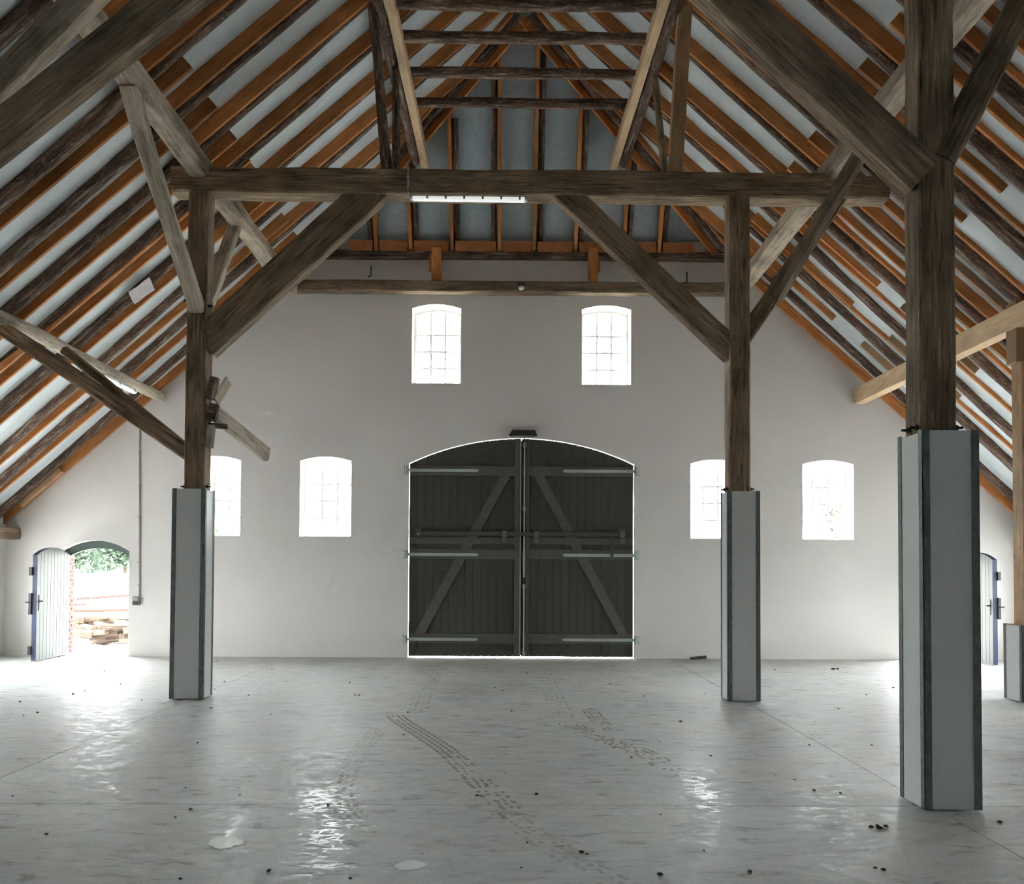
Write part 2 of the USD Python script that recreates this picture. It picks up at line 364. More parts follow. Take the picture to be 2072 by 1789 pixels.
def side_wall(name, xa, xb, label, spans):
    w = thing(name, label, 'wall', kind='structure')
    p = sg.Polygon([(YF - .4, -.3), (YW + .02, -.3), (YW + .02, 2.62), (YF - .4, 2.62)])
    hs = unary_union([sg.box(a, SILL, b, HEAD) for a, b in spans])
    m = trimesh.creation.extrude_polygon(p.difference(hs), abs(xb - xa), engine='earcut')
    v = m.vertices.copy(); m.vertices = np.column_stack([min(xa, xb) + v[:, 2], v[:, 0], v[:, 1]]); m.fix_normals()
    obj('plaster_wall', m, 'plaster', w)
    return w
SILL, HEAD = 0.5, 2.05
SPANS = [(12.75, 14.2), (10.8, 12.5), (3.9, 4.8)]  # unseen side windows, added and sized to bring in light
side_wall('wall_left', XL - .4, XL, 'low white side wall under the left eave', SPANS)
side_wall('wall_right', XR, XR + .4, 'low white side wall under the right eave', SPANS)
wf = thing('wall_front', 'white gable wall behind the camera', 'wall', kind='structure')
obj('plaster_wall', poly_xz(sg.Polygon([(XL - .4, -0.3), (XR + .4, -0.3), (XR + .4, roof_z(XR + .4) + .5), (X0, ZR + .6), (XL - .4, roof_z(XL - .4) + .5)]), YF - .4, YF), 'plaster', wf)

# floor: sawn slabs with open joints over a dark base
fl = thing('floor', 'pale grey power-floated concrete floor with saw-cut joints and tyre marks', 'floor', kind='structure')
xs, ys, J = [XL - .02, -3.78, 2.88, XR + .02], [YF, -4.0, 1.0, 5.76, YW + .5], 0.0035
for i in range(3):
    for j in range(4):
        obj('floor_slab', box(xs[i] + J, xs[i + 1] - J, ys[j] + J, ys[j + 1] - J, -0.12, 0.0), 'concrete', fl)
obj('joint_base', box(XL, XR, YF, YW + .5, -0.16, -0.03), 'joint_dark', fl)

# rafter positions (far edge of each upper plank) and the far edge of the lower plank
UPY = [14.40, 13.52, 12.67, 11.94, 11.11, 10.36, 9.57, 8.82, 8.03, 7.25, 6.48, 5.70, 4.92, 4.14]
LOWY = [14.98, 14.08, 13.33, 12.39, 11.60, 10.78, 10.03, 9.22, 8.45, 7.66, 6.88, 6.10, 5.32, 4.54]
def on_roof(side, t, y, off=0.0):
    return np.array([X0 + side * (t + off * S / K), y, ZR - S * t + off / K])

def membrane(side):
    ts = np.concatenate([np.arange(-0.3, 9.7, 0.11)])
    yy = np.concatenate([np.arange(YF - .4, 3.6, 0.6), np.arange(3.6, 15.55, 0.055)])
    T, Y = np.meshgrid(ts, yy, indexing='ij')
    edges = np.array(sorted([u + 0.15 for u in UPY] + [15.25, 3.2, -20]))
    k = np.clip(np.searchsorted(edges, Y) - 1, 0, len(edges) - 2)
    fr = np.clip((Y - edges[k]) / (edges[k + 1] - edges[k]), 0, 1)
    sag = np.sin(np.pi * fr) ** 0.8 * np.where(Y > 3.2, 0.085 - 0.03 / (1 + np.exp(-(T - 4.3) * 5)), 0.0)
    pts = np.stack([T * 2.4, Y * 0.7, k * 3.1], -1)
    wr = (meshkit.fbm(pts * 1.6, 3, 5 + (side > 0)) - 0.5) * 0.035
    off = 0.235 - sag + wr - 0.085 / (1 + np.exp(-(T - 4.3) * 5))
    P = np.stack([X0 + side * (T + off * S / K), Y, ZR - S * T + off / K], -1)
    n, m = T.shape
    i, j = np.meshgrid(np.arange(n - 1), np.arange(m - 1), indexing='ij')
    zc, yc = (ZR - S * T)[:-1, :-1], Y[:-1, :-1]
    keep = zc < ZR - HK * (yc - HY) + 0.9
    q = np.stack([i * m + j, (i + 1) * m + j, (i + 1) * m + j + 1, i * m + j + 1], -1)[keep]
    if side < 0: q = q[:, ::-1]
    return P.reshape(-1, 3), q
obj('ceiling', membrane(-1), 'membrane', label='pale grey roofing membrane bulging between rafters of the left roof slope', cat='ceiling', kind='structure', smooth=True)
obj('ceiling', membrane(1), 'membrane', label='pale grey roofing membrane bulging between rafters of the right roof slope', cat='ceiling', kind='structure', smooth=True)
JACK = [-2.33, -1.72, -0.985, -0.144, 0.47, 1.205, 2.06, 2.69]
def on_hip(x, u, off=0.0):
    k = math.sqrt(1 + HK * HK)     # u: run from the apex towards the wall
    return np.array([x, HY + u + off * HK / k, ZR - HK * u + off / k])
def hip_membrane():
    xs_ = np.arange(-4.6, 4.6, 0.06); us = np.arange(-0.5, 2.5, 0.05)
    U_, X_ = np.meshgrid(us, xs_, indexing='ij')
    edges = np.array([-9] + [j + .04 for j in JACK] + [9.0])
    k = np.clip(np.searchsorted(edges, X_) - 1, 0, len(edges) - 2)
    fr = np.clip((X_ - edges[k]) / (edges[k + 1] - edges[k]), 0, 1)
    sag = np.sin(np.pi * fr) ** 0.8 * np.where(np.abs(X_) < 2.7, 0.05, 0)
    fold = 0.05 * np.exp(-((U_ - 0.62 - 0.05 * np.sin(X_ * 5)) / 0.05) ** 2) * (np.abs(X_) < 1.3)
    wr = (meshkit.fbm(np.stack([X_ * 3, U_ * 3, k * 2.0], -1), 3, 11) - 0.5) * 0.05
    kk = math.sqrt(1 + HK * HK); off = 0.22 - sag + wr - fold
    P = np.stack([X_, HY + U_ + off * HK / kk, ZR - HK * U_ + off / kk], -1)
    n, m = U_.shape
    i, j = np.meshgrid(np.arange(n - 1), np.arange(m - 1), indexing='ij')
    keep = (ZR - HK * U_)[:-1, :-1] < ZR - S * np.abs(X_[:-1, :-1] - X0) + 0.9
    return P.reshape(-1, 3), np.stack([i * m + j, (i + 1) * m + j, (i + 1) * m + j + 1, i * m + j + 1], -1)[keep][:, ::-1]
obj('ceiling', hip_membrane(), 'membrane_blue', label='blue-grey membrane of the steep half-hip above the gable wall', cat='ceiling', kind='structure', smooth=True)

# windows of the gable wall: frame, thin iron glazing bars, twelve panes each
WLAB = ['small arched window high on the wall, left of the two upper ones', 'small arched window high on the wall, right of the two upper ones',
        'arched window low on the wall partly hidden behind the left post', 'arched window low on the wall between left post and barn doors',
        'arched window low on the wall partly hidden behind the far right post', 'arched window low on the wall between the two right posts']
for wi, (x0, x1, z0, zs, rise) in enumerate(WIN):
    w = thing('window_%d' % (wi + 1), WLAB[wi], 'window', ((x0 + x1) / 2, 15.4, z0), kind='structure')
    yA, yB = 15.36, 15.42
    out = sg.Polygon(arch(x0 - .01, x1 + .01, z0 - .01, zs + .0, rise)); fr_ = 0.045
    inn = sg.Polygon(arch(x0 + fr_, x1 - fr_, z0 + fr_, zs - 0.03, rise * .9))
    obj('window_frame', poly_xz(out.difference(inn), yA, yB), 'white_paint', w)
    bx = [x0 + fr_ + (x1 - x0 - 2 * fr_) * q / 3 for q in range(4)]; row = 0.305
    bz = [z0 + fr_ + row * q for q in range(4)] + [zs + rise]
    bars = [sg.box(q - .013, z0, q + .013, zs + rise + .1) for q in bx[1:3]] + [sg.box(x0, q - .013, x1, q + .013) for q in bz[1:4]]
    obj('glazing_bars', poly_xz(unary_union(bars).intersection(inn.buffer(.005)), yA + .015, yB - .015), 'iron_white', w)
    for a in range(3):
        for b in range(4):
            g = sg.box(bx[a] + .010, bz[b] + .010, bx[a + 1] - .010, bz[b + 1] - .010 if b < 3 else zs + rise + .1).intersection(inn)
            obj('pane', poly_xz(g, 15.388, 15.392), 'glass', w)
    obj('window_sill', box(x0 - .005, x1 + .005, 15.02, 15.37, z0 - .012, z0 + .004), 'white_paint', w)
n = 7
for xa, xb in ((XL - .25, XL - .21), (XR + .21, XR + .25)):
    for a, b in SPANS:
        w = thing('window_%d' % n, 'added unseen window lighting the barn from the %s side wall' % ('left' if xa < 0 else 'right'), 'window', ((xa + xb) / 2, (a + b) / 2, SILL), kind='structure'); n += 1
        fr_ = [box(xa, xb, a, a + .05, SILL, HEAD), box(xa, xb, b - .05, b, SILL, HEAD), box(xa, xb, a, b, SILL, SILL + .05), box(xa, xb, a, b, HEAD - .05, HEAD), box(xa, xb, (a + b) / 2 - .02, (a + b) / 2 + .02, SILL, HEAD)]
        obj('window_frame', cat(*fr_), 'white_paint', w)
        xm = (xa + xb) / 2
        obj('pane', box(xm - .002, xm + .002, a + .05, (a + b) / 2 - .02, SILL + .05, HEAD - .05), 'glass', w)
        obj('pane', box(xm - .002, xm + .002, (a + b) / 2 + .02, b - .05, SILL + .05, HEAD - .05), 'glass', w)

# ------------------------------------------------------------------ side doors, opened inwards
def side_door(nm, hx, sgn, label, ang):
    """hx: hinge x; the leaf swings into the barn at ang degrees from the wall. Local: u along the leaf from the hinge, v thickness."""
    d = thing('door_%d' % nm, label, 'door', (hx, 15.17, 0), kind='structure')
    ca, sa = math.cos(math.radians(ang)), math.sin(math.radians(ang))
    def place(m):           # leaf polygon in (u, z), thickness v towards the opening
        v = m.vertices.copy()
        u, t, z = v[:, 0], v[:, 1], v[:, 2]
        m.vertices = np.column_stack([hx + sgn * (u * ca + t * sa), 15.17 - u * sa + t * ca, z])
        m.fix_normals(); return m
    WL = 1.13
    leaf = sg.Polygon(arch(0.0, WL, 0.02, 1.76, 0.13))
    nb = 10
    for q in range(nb):
        a, b = WL * q / nb, WL * (q + 1) / nb
        g = leaf.buffer(-0.012).intersection(sg.box(a + .004, 0, b - .004, 3))
        obj('board', place(poly_xz(g, 0.022, 0.045)), 'pale_green_paint', d)
    obj('leaf_core', place(poly_xz(leaf.buffer(-0.004), 0.002, 0.024)), 'dark_green_paint', d)
    obj('edge_frame', place(poly_xz(leaf.difference(leaf.buffer(-0.011)), -0.03, 0.047)), 'navy_paint', d)
    obj('inside_ledges', place(cat(poly_xz(sg.box(.05, .2, WL - .05, .34), -.03, .004), poly_xz(sg.box(.05, .95, WL - .05, 1.1), -.03, .004), poly_xz(sg.box(.05, 1.55, WL - .05, 1.7), -.03, .004))), 'dark_green_paint', d)
    for z in (0.2, 1.45): obj('hinge', place(poly_xz(sg.box(-.03, z, .3, z + .05), -.045, -.028)), 'dark_steel', d)
    h = obj('handle_plate', place(poly_xz(sg.box(WL - .10, .84, WL - .065, 1.10), .045, .053)), 'dark_steel', d)
    lever = cat(poly_xz(sg.box(WL - .093, .985, WL - .073, 1.005), .05, .10), poly_xz(sg.box(WL - .22, .985, WL - .073, 1.005), .09, .108))
    obj('handle', place(lever), 'dark_steel', h)
    lb = cat(poly_xz(sg.box(WL - .03, .78, WL + .028, 1.13), -.075, -.035), poly_xz(sg.box(WL - .03, .97, WL + .05, .99), -.12, -.06))
    obj('lock_case', place(lb), 'dark_steel', d)
    obj('bolt_case', place(poly_xz(sg.box(WL - .02, 1.42, WL + .03, 1.56), -.075, -.03)), 'dark_steel', d)
    if nm == 1: obj('bolt_case', place(poly_xz(sg.box(WL - .02, .12, WL + .03, .26), -.075, -.03)), 'dark_steel', d)
    # arched head and jambs, fixed in the wall
    return d
side_door(1, -7.79, 1, 'pale green boarded side door standing open at far left', 88)
side_door(2, 8.15, -1, 'pale green boarded side door standing open at far right', 88)
for nm, poly, (a, b, sp) in ((1, SDL, (-7.86, -6.625, 1.84)), (2, SDR, (6.98, 8.22, 1.84))):
    o = sg.Polygon(arch(a, b, -.02, sp, .19)); i_ = sg.Polygon(arch(a + .05, b - .012, -.02, sp - .115, .175))
    f_ = o.difference(i_)
    obj('trim_%d' % nm, poly_xz(f_, 15.18, 15.26), 'dark_green_paint', label='dark green arched frame of the %s side door' % ('left' if nm == 1 else 'right'), cat='door frame', kind='structure')

# ------------------------------------------------------------------ the big barn doors
def strap(x0, x1, z, yf, pin):
    """strap hinge from the pin side (x0) to a pointed end (x1)."""
    s = 1 if x1 > x0 else -1
    h = 0.027
    p = sg.Polygon([(x0, z - h), (x1 - s * .03, z - h), (x1, z - h * .4), (x1, z + h * .4), (x1 - s * .03, z + h), (x0, z + h)])
    return poly_xz(p, yf - .008, yf)
bigp = sg.Polygon(BIG).buffer(-0.014)
MID = 0.262
def barn_leaf(nm, xa, xb, sgn, label):
    d = thing('door_%d' % nm, label, 'door', ((xa + xb) / 2, 15.06, 0), kind='structure')
    shape = bigp.intersection(sg.box(xa, 0.022, xb, 4.2))
    nb = 14
    for q in range(nb):
        a, b = xa + (xb - xa) * q / nb, xa + (xb - xa) * (q + 1) / nb
        obj('board', poly_xz(shape.intersection(sg.box(a + .0025, 0, b - .0025, 5)), 15.055, 15.085), 'barn_door_paint', d)
    obj('board_backing', poly_xz(shape.buffer(-.01), 15.083, 15.10), 'barn_door_paint', d)
    yf = 15.02
    for z0, z1 in ((3.215, 3.385), (1.74, 1.91), (0.25, 0.42)):
        obj('rail', poly_xz(sg.box(xa + .01, z0, xb - .01, z1).intersection(shape), yf, 15.056), 'barn_frame_paint', d)
    obj('rail', poly_xz(sg.box(xa + .02, 2.005, xb - .02, 2.115), yf + .008, 15.056), 'barn_frame_paint', d)
    st = (xb - .115, xb - .02) if sgn < 0 else (xa + .075, xa + .135)
    obj('stile', poly_xz(sg.box(st[0], 0.04, st[1], 4.2).intersection(shape), yf - .004, 15.056), 'barn_frame_paint', d)
    for (zb, zt), (ub, ut) in (((0.42, 1.74), ((-1.61, -1.425), None)), ((1.91, 3.215), (None, None))):
        pass
    xl = lambda z: -1.61 + (z - .42) * (-.109 + 1.61) / (3.221 - .42)
    wd = 0.182
    for zb, zt in ((0.42, 1.74), (1.91, 2.005), (2.115, 3.215)):
        pts = [(xl(zb), zb), (xl(zb) + wd, zb), (xl(zt) + wd, zt), (xl(zt), zt)]
        if sgn > 0: pts = [(0.532 + 0.02 - x + 0.0, z) for x, z in pts]
        obj('diagonal_brace', poly_xz(sg.Polygon(pts).buffer(0), yf + .004, 15.056), 'barn_frame_paint', d)
    for z in (3.305, 1.815, 0.322):
        if sgn < 0: x_pin, x_end, px = xa - .005, -0.49, xa - .055
        else: x_pin, x_end, px = xb + .005, 1.005, xb + .055
        h = obj('strap_hinge', strap(x_pin, x_end, z, yf - .003, px), 'hinge_zinc', d)
        s_ = 1 if x_end > x_pin else -1
        xs_ = np.linspace(x_pin + s_ * .1, x_end - s_ * .08, 4)
        obj('bolt_heads', cat(*[trimesh.creation.cylinder(radius=.009, segment=[[q, yf - .018, z], [q, yf - .009, z]], sections=8) for q in xs_]), 'steel', h)
        kn = cat(trimesh.creation.cylinder(radius=.021, segment=[[px, 14.965, z - .06], [px, 14.965, z + .06]], sections=12), box(px - .035, px + .035, 14.985, 15.0, z - .05, z + .05), box(px - .045, px + .045, 14.99, 15.002, z - .075, z - .05), box(px - .045, px + .045, 14.99, 15.002, z + .05, z + .075), box(min(px, x_pin), max(px, x_pin) + .01, 14.965, 15.018, z - .022, z + .022))
        obj('hinge_pintle', kn, 'hinge_zinc', h)
    return d
dl = barn_leaf(3, -1.715, MID, -1, 'left leaf of the big dark green barn doors')
dr = barn_leaf(4, MID + .012, 2.255, 1, 'right leaf of the big dark green barn doors')
# bolts and locking gear carried by the right leaf
rod = cat(*[trimesh.creation.cylinder(radius=.012, segment=[[.318, 15.0, a], [.318, 15.0, b]], sections=8) for a, b in ((0.06, 1.30), (1.42, 3.82))])
obj('espagnolette_rod', rod, 'hinge_zinc', dr)
for z in (3.76, 2.63, 1.25, 0.08): obj('rod_guide', box(.292, .344, 14.985, 15.05, z - .04, z + .04, .006), 'steel', dr)
obj('rod_handle', cat(box(.30, .336, 14.97, 15.0, 1.52, 1.78, .005), box(.306, .33, 14.955, 14.985, 1.60, 1.66, .003)), 'steel', dr)
obj('meeting_strip', box(.243, .262, 15.012, 15.04, 0.05, 3.84), 'hinge_zinc', dl)
obj('astragal', box(.20, .33, 15.101, 15.125, 0.04, 3.85), 'barn_door_paint', dl)
bar = thing('locking_bar', 'long black horizontal locking bar across both barn doors', 'bar', (0.27, 14.98, 2.18))
obj('bar_body', box(-1.54, 2.09, 14.965, 15.0, 2.15, 2.225, .006), 'black_bar', bar)
obj('pivot_plate', box(-1.60, -1.49, 14.96, 15.02, 2.13, 2.29, .006), 'black_bar', bar)
obj('pivot_bolt', trimesh.creation.cylinder(radius=.02, segment=[[-1.545, 14.94, 2.178], [-1.545, 14.962, 2.178]], sections=12), 'steel', bar)
obj('lever', poly_xz([(1.835, 1.79), (1.89, 1.79), (1.915, 2.19), (1.865, 2.19)], 14.94, 14.962), 'black_bar', bar)
obj('end_plate', box(1.965, 2.095, 14.975, 15.02, 2.24, 2.29, .005), 'black_bar', bar)
for x in (-0.03, .535, 2.055):
    obj('bar_bracket', cat(box(x - .042, x + .042, 14.945, 14.96, 2.12, 2.235, .004), box(x - .04, x + .04, 14.955, 15.02, 2.235, 2.245), box(x - .04, x + .04, 14.99, 15.02, 2.02, 2.115, .004)), 'galvanised', bar, label='grey steel bracket')
wl = thing('wall_lamp', 'flat dark housing fixed above the top of the barn doors', 'wall lamp', (0.29, 14.95, 3.92))
obj('housing', poly_xz([(.045, 3.915), (.535, 3.915), (.50, 4.005), (.10, 4.005)], 14.86, 15.0), 'dark_steel', wl)
obj('lens', box(.08, .50, 14.88, 14.98, 3.90, 3.915), 'grey_plastic', wl)
cab = obj('door_chain', tube([(.318, 14.985, 3.905), (.318, 14.985, 3.83)], .006), 'dark_steel', label='short dark cable between lamp housing and top of the barn doors', cat='cable')

# ------------------------------------------------------------------ rafters
ORD = ['first', 'second', 'third', 'fourth', 'fifth', 'sixth', 'seventh', 'eighth', 'ninth', 'tenth', 'eleventh', 'twelfth', 'thirteenth', 'fourteenth']
TOVER0, TOVER1 = 3.72, 4.28
nrm = lambda side: np.array([side * S / K, 0, 1 / K])
for side, sname in ((-1, 'left'), (1, 'right')):
    for i, (yu, yl) in enumerate(zip(UPY, LOWY)):
        hip_u = max(0.0, yu - HY)
        t0 = max(0.03, hip_u * HK / S + 0.02)
        th = max(0.05, hip_u * HK / S + 0.10)
        nm = nrm(side)
        r = thing('rafter', '%s slope rafter, dark log with orange plank, %s from the gable wall' % (sname, ORD[i]), 'rafter', on_roof(side, 9.1, yu))
        mid = (yu - 0.045 + yl) / 2
        pl = lambda ta, tb, y, depth, low, w=0.045: timber(on_roof(side, ta, y, depth / 2 + low), on_roof(side, tb, y, depth / 2 + low), w, depth, 'sawn', upv=nm, chamfer=0.004)
        lw = 0.15 + 0.02 * rng.random()
        ylog0 = yu + 0.02 + lw * .42
        ylog1 = (yl - 0.045 - lw * .52) if side < 0 else (yl - 0.02 - lw * .55)
        if i == 0: ylog0, ylog1 = yu + .15, 14.80
        # the old log, in one piece, thicker towards the eave
        lowb = -0.015 if side < 0 else -0.03
        p0 = on_roof(side, th, ylog0, 0.125); p1 = on_roof(side, 9.25, ylog1, 0.088 if side < 0 else 0.08)
        a = timber(p0, p1, lw * .74, 0.125, 'log', rough=0.016, wave=0.018, upv=nm, seg=0.16, taper=1.5)
        obj('log', a, 'bark_log', r, smooth=True)
        obj('plank', pl(t0, TOVER1, yu - .0225, 0.20, 0.0), 'orange_plank', r)
        if side < 0:
            if i == 4:
                obj('plank', pl(TOVER0, 9.2, ylog1 - lw / 2 - .05, 0.21, 0.0), 'orange_plank', r)
            obj('plank', pl(TOVER0, 9.2, yl - .0225, 0.20, -0.012), 'orange_plank', r)
        else:
            obj('plank', pl(TOVER0 - .1, 5.2 if i != 4 else 9.2, yl + .03, 0.16, 0.0), 'orange_plank', r)
            obj('plank', pl(TOVER1, 9.2, yu + .01 if i else 14.93, 0.15, 0.06 if i != 4 else -.03), 'orange_plank', r)
        if side > 0 and i in (0, 1, 2, 3, 4, 5, 7):
            ta = 5.55 + 0.12 * (i % 3) - (0.45 if i in (5,) else 0)
            obj('repair_board', timber(on_roof(side, ta, yl + .04, .06), on_roof(side, ta + 1.1, yl + .04, .06), 0.06, 0.13, 'sawn', upv=nm, chamfer=.004), 'new_pine_tan', r, label='short pale new board nailed beside the log')
        if side < 0 and i == 0:
            obj('repair_board', timber(on_roof(side, 8.05, 14.90, .02), on_roof(side, 8.75, 14.90, .02), .12, .17, 'sawn', upv=nm, chamfer=.004), 'new_pine_tan', r, label='short pale new board nailed beside the log')
# plank against the gable wall
for side, sname in ((-1, 'left'), (1, 'right')):
    nm = nrm(side)
    r = thing('rafter', 'orange board rafter lying against the gable wall on the %s side' % sname, 'rafter', on_roof(side, 9.1, 14.97))
    obj('plank', timber(on_roof(side, 3.70, 14.965, .09), on_roof(side, 6.95, 14.965, .09), .05, .26, 'sawn', upv=nm, chamfer=.004), 'orange_plank', r)
    obj('plank', timber(on_roof(side, 6.4, 14.945, .05), on_roof(side, 9.2, 14.945, .05), .05, .24, 'sawn', upv=nm, chamfer=.004), 'orange_plank', r)
# half-hip: hip rafters, jack rafters, plate
knm = math.sqrt(1 + HK * HK); hn = np.array([0, HK, 1]) / knm
for side, sname in ((-1, 'left'), (1, 'right')):
    a = np.array([X0 + side * .1, HY + .02, ZR - .05]); b = np.array([X0 + side * 3.62, 14.97, 7.16])
    h = thing('hip_rafter', '%s hip rafter, dark log with orange plank, running up to the ridge' % sname, 'rafter', b)
    obj('log', timber(a + (0, 0, .1), b + (0, 0, .1), .17, .17, 'log', rough=.02, wave=.03, seg=.16), 'bark_log', h, smooth=True)
    off = np.array([-side * .15, 0, -.02])
    obj('plank', timber(a + off + (0, 0, .05), b + off + (0, 0, .05), .045, .16, 'sawn', chamfer=.004), 'orange_plank', h)
    off = np.array([side * .13, -.12, .0])
    obj('plank', timber(a + off + (0, 0, .05), b + off + (0, 0, .05), .045, .16, 'sawn', chamfer=.004), 'orange_plank', h)
for q, x in enumerate(JACK):
    u0_ = abs(x - X0) * S / HK + 0.06; u1 = 1.77
    j = thing('jack_rafter', 'upright half-hip rafter of orange plank and dark log, %s from the left' % ORD[q], 'rafter', on_hip(x, u1))
    s_ = -1 if q == 3 else 1
    obj('plank', timber(on_hip(x, u0_, .075), on_hip(x, u1, .075), .06, .18, 'sawn', upv=hn, chamfer=.004), 'orange_plank', j)
    if q in (0, 7): s_ = -1 if q == 0 else 1
    obj('log', timber(on_hip(x + s_ * .092, u0_ + .05, .115), on_hip(x + s_ * .092, u1, .115), .095, .14, 'log', rough=.016, wave=.015, upv=hn, seg=.15), 'bark_log', j, smooth=True)
plate = obj('wall_plate', timber((X0 - 3.75, 14.99, 7.12), (X0 + 3.75, 14.99, 7.12), .22, .13, 'hewn', rough=.012, wave=.01), 'bark_log', label='dark timber plate along the top of the gable wall below the half-hip', cat='beam')
allj = [X0 - 3.1] + JACK + [X0 + 3.1]
for q in range(len(allj) - 1):
    a, b = allj[q] + .06, allj[q + 1] - .06
    obj('blocking_board', box(a, b, 14.88, 14.915, 7.175, 7.36, .003), 'orange_board', label='orange blocking board above the wall plate in the %s gap from left' % ORD[q], cat='board')

# ridge ends & eave plates
obj('eave_plate', timber((XL + .14, 3, 2.14), (XL + .14, 14.98, 2.14), .26, .2, 'hewn', rough=.02, wave=.01), 'old_oak', label='heavy eave plate on top of the left side wall', cat='beam')
obj('eave_plate', timber((XR - .14, 3, 2.14), (XR - .14, 14.98, 2.14), .26, .2, 'hewn', rough=.02, wave=.01), 'old_oak', label='heavy eave plate on top of the right side wall', cat='beam')

# ------------------------------------------------------------------ purlins
def one(name, m, material, label, c, smooth=False): return obj(name, m, material, label=label, cat=c, smooth=smooth)
one('purlin', timber((-3.71, 14.4, 6.33), (-3.86, 3.2, 6.68), .26, .26, 'hewn', rough=.022, wave=.03, seg=.2, chamfer=.05), 'pale_log', 'pale rough-hewn purlin on the left post line under the rafters', 'purlin')
one('purlin', timber((4.02, 14.8, 6.46), (4.02, 3.2, 6.58), .26, .27, 'hewn', rough=.025, wave=.03, seg=.2, chamfer=.05), 'pale_log', 'pale rough-hewn purlin on the right side under the rafters', 'purlin')
one('purlin', timber((-6.10, 14.97, 4.56), (-6.15, 4.0, 4.60), .17, .17, 'log', rough=.016, wave=.03, seg=.2), 'weathered_board', 'thin weathered purlin log over the left aisle', 'purlin', True)
one('purlin', timber((6.25, 14.97, 4.66), (6.24, 4.0, 4.70), .18, .28, 'sawn', chamfer=.006), 'new_pine', 'new pale square purlin over the right aisle', 'purlin')
# upper purlins: old log and new timber side by side
for side, sname in ((-1, 'left'), (1, 'right')):
    xa = X0 + side * 1.72
    one('upper_purlin', timber((-1.41 if side < 0 else 1.79, 14.25, 8.44), (X0 + side * 1.78, 6.0, 8.76), .12, .17, 'sawn', chamfer=.005), 'new_pine', 'new pale upper purlin on the %s under the ridge' % sname, 'purlin')
    one('upper_purlin', timber((-1.57 if side < 0 else 1.95, 14.2, 8.45), (X0 + side * 1.93, 6.0, 8.66), .15, .16, 'log', rough=.02, wave=.03, seg=.2), 'bark_log', 'dark old log purlin beside the new upper purlin on the %s' % sname, 'purlin', True)
for q, y in enumerate([12.71, 11.93, 11.10, 10.40, 9.57, 8.8]):
    one('collar_log', timber((X0 - 1.70, y + .06, 8.665), (X0 + 1.70, y + .06, 8.665), .13, .15, 'log', rough=.018, wave=.03, seg=.15), 'bark_log', 'dark horizontal collar log between the upper purlins, %s from the gable wall' % ORD[q], 'beam', True)

# ------------------------------------------------------------------ trusses
def post(x0, x1, yf, z_top, cx0, cx1, cy0, cy1, label, material='old_oak', ch=2.53, post_y=None, bolts=True, kind='hewn'):
    xc, yc = (x0 + x1) / 2, yf + (x1 - x0) / 2 if post_y is None else post_y
    p = thing('post', label, 'post', (xc, yc, 0))
    obj('shaft', timber((xc, yc, 0.01), (xc, yc, z_top), x1 - x0, x1 - x0, kind, rough=.012 if kind == 'hewn' else 0, wave=.012 if kind == 'hewn' else 0, upv=(0, 1, 0), seg=.2), material, p)
    t = .028
    obj('cladding_panel', box(cx0 + .012, cx1 - .012, cy0, cy0 + t, .012, ch), 'white_panel', p)
    obj('cladding_panel', box(cx0 + .012, cx1 - .012, cy1 - t, cy1, .012, ch), 'white_panel', p)
    obj('cladding_panel', box(cx0, cx0 + t, cy0 + .012, cy1 - .012, .012, ch - .012), 'white_panel', p)
    obj('cladding_panel', box(cx1 - t, cx1, cy0 + .012, cy1 - .012, .012, ch - .012), 'white_panel', p)
    for sx, x in ((1, cx0), (-1, cx1)):
        for sy, y in ((1, cy0), (-1, cy1)):
            w, g = .048, .004
            a = box(min(x - sx * g, x + sx * w), max(x - sx * g, x + sx * w), min(y - sy * g, y), max(y - sy * g, y), .01, ch + .004)
            b = box(min(x - sx * g, x), max(x - sx * g, x), min(y - sy * g, y + sy * w), max(y - sy * g, y + sy * w), .01, ch + .004)
            obj('corner_trim', cat(a, b), 'galvanised', p)
    if bolts:
        for bx, by in ((x0, yc - .07), (x1, yc - .07), (x0, yc + .05)):
            s_ = -1 if bx == x0 else 1
            obj('bolt', cat(trimesh.creation.cylinder(radius=.009, segment=[[bx - s_ * .03, by, ch + .035], [bx + s_ * .06, by, ch + .035]], sections=8), trimesh.creation.cylinder(radius=.02, segment=[[bx + s_ * .01, by, ch + .035], [bx + s_ * .025, by, ch + .035]], sections=6)), 'dark_steel', p)
    return p
post(-3.885, -3.64, 10.25, 6.16, -4.0, -3.61, 10.20, 10.53, 'old timber post with white cladded base on the left', ch=2.52)
post(2.70, 2.955, 10.25, 6.16, 2.672, 3.055, 10.21, 10.54, 'old timber post with white cladded base right of the barn doors, the farther one', ch=2.53)
post(2.807, 3.05, 5.70, 6.2, 2.777, 3.152, 5.64, 5.985, 'thick old timber post with white cladded base in the right foreground', ch=2.53)
post(-3.885, -3.64, 5.665, 6.2, -4.0, -3.62, 5.64, 5.97, 'old timber post with white cladded base outside the left edge of the view', ch=2.53)
post(6.27, 6.49, 10.25, 4.55, 6.20, 6.57, 10.19, 10.56, 'pale new timber post on a short cladded base at the right edge', material='new_pine_tan', ch=0.93, bolts=False, kind='sawn')
cp = thing('post_cap_board', 'pair of nailed pale boards joining purlin and new post at the right edge', 'board', (6.25, 10.25, 4.3))
obj('board', box(6.17, 6.27, 10.19, 10.40, 4.12, 4.87, .004), 'new_pine_tan', cp)
obj('board', box(6.40, 6.56, 10.20, 10.27, 4.45, 4.9, .004), 'new_pine', cp)
nl = [trimesh.creation.cylinder(radius=.006, segment=[[6.168, 10.23 + .12 * (q % 2), 4.18 + .13 * (q // 2)], [6.165, 10.23 + .12 * (q % 2), 4.18 + .13 * (q // 2)]], sections=6) for q in range(10)]
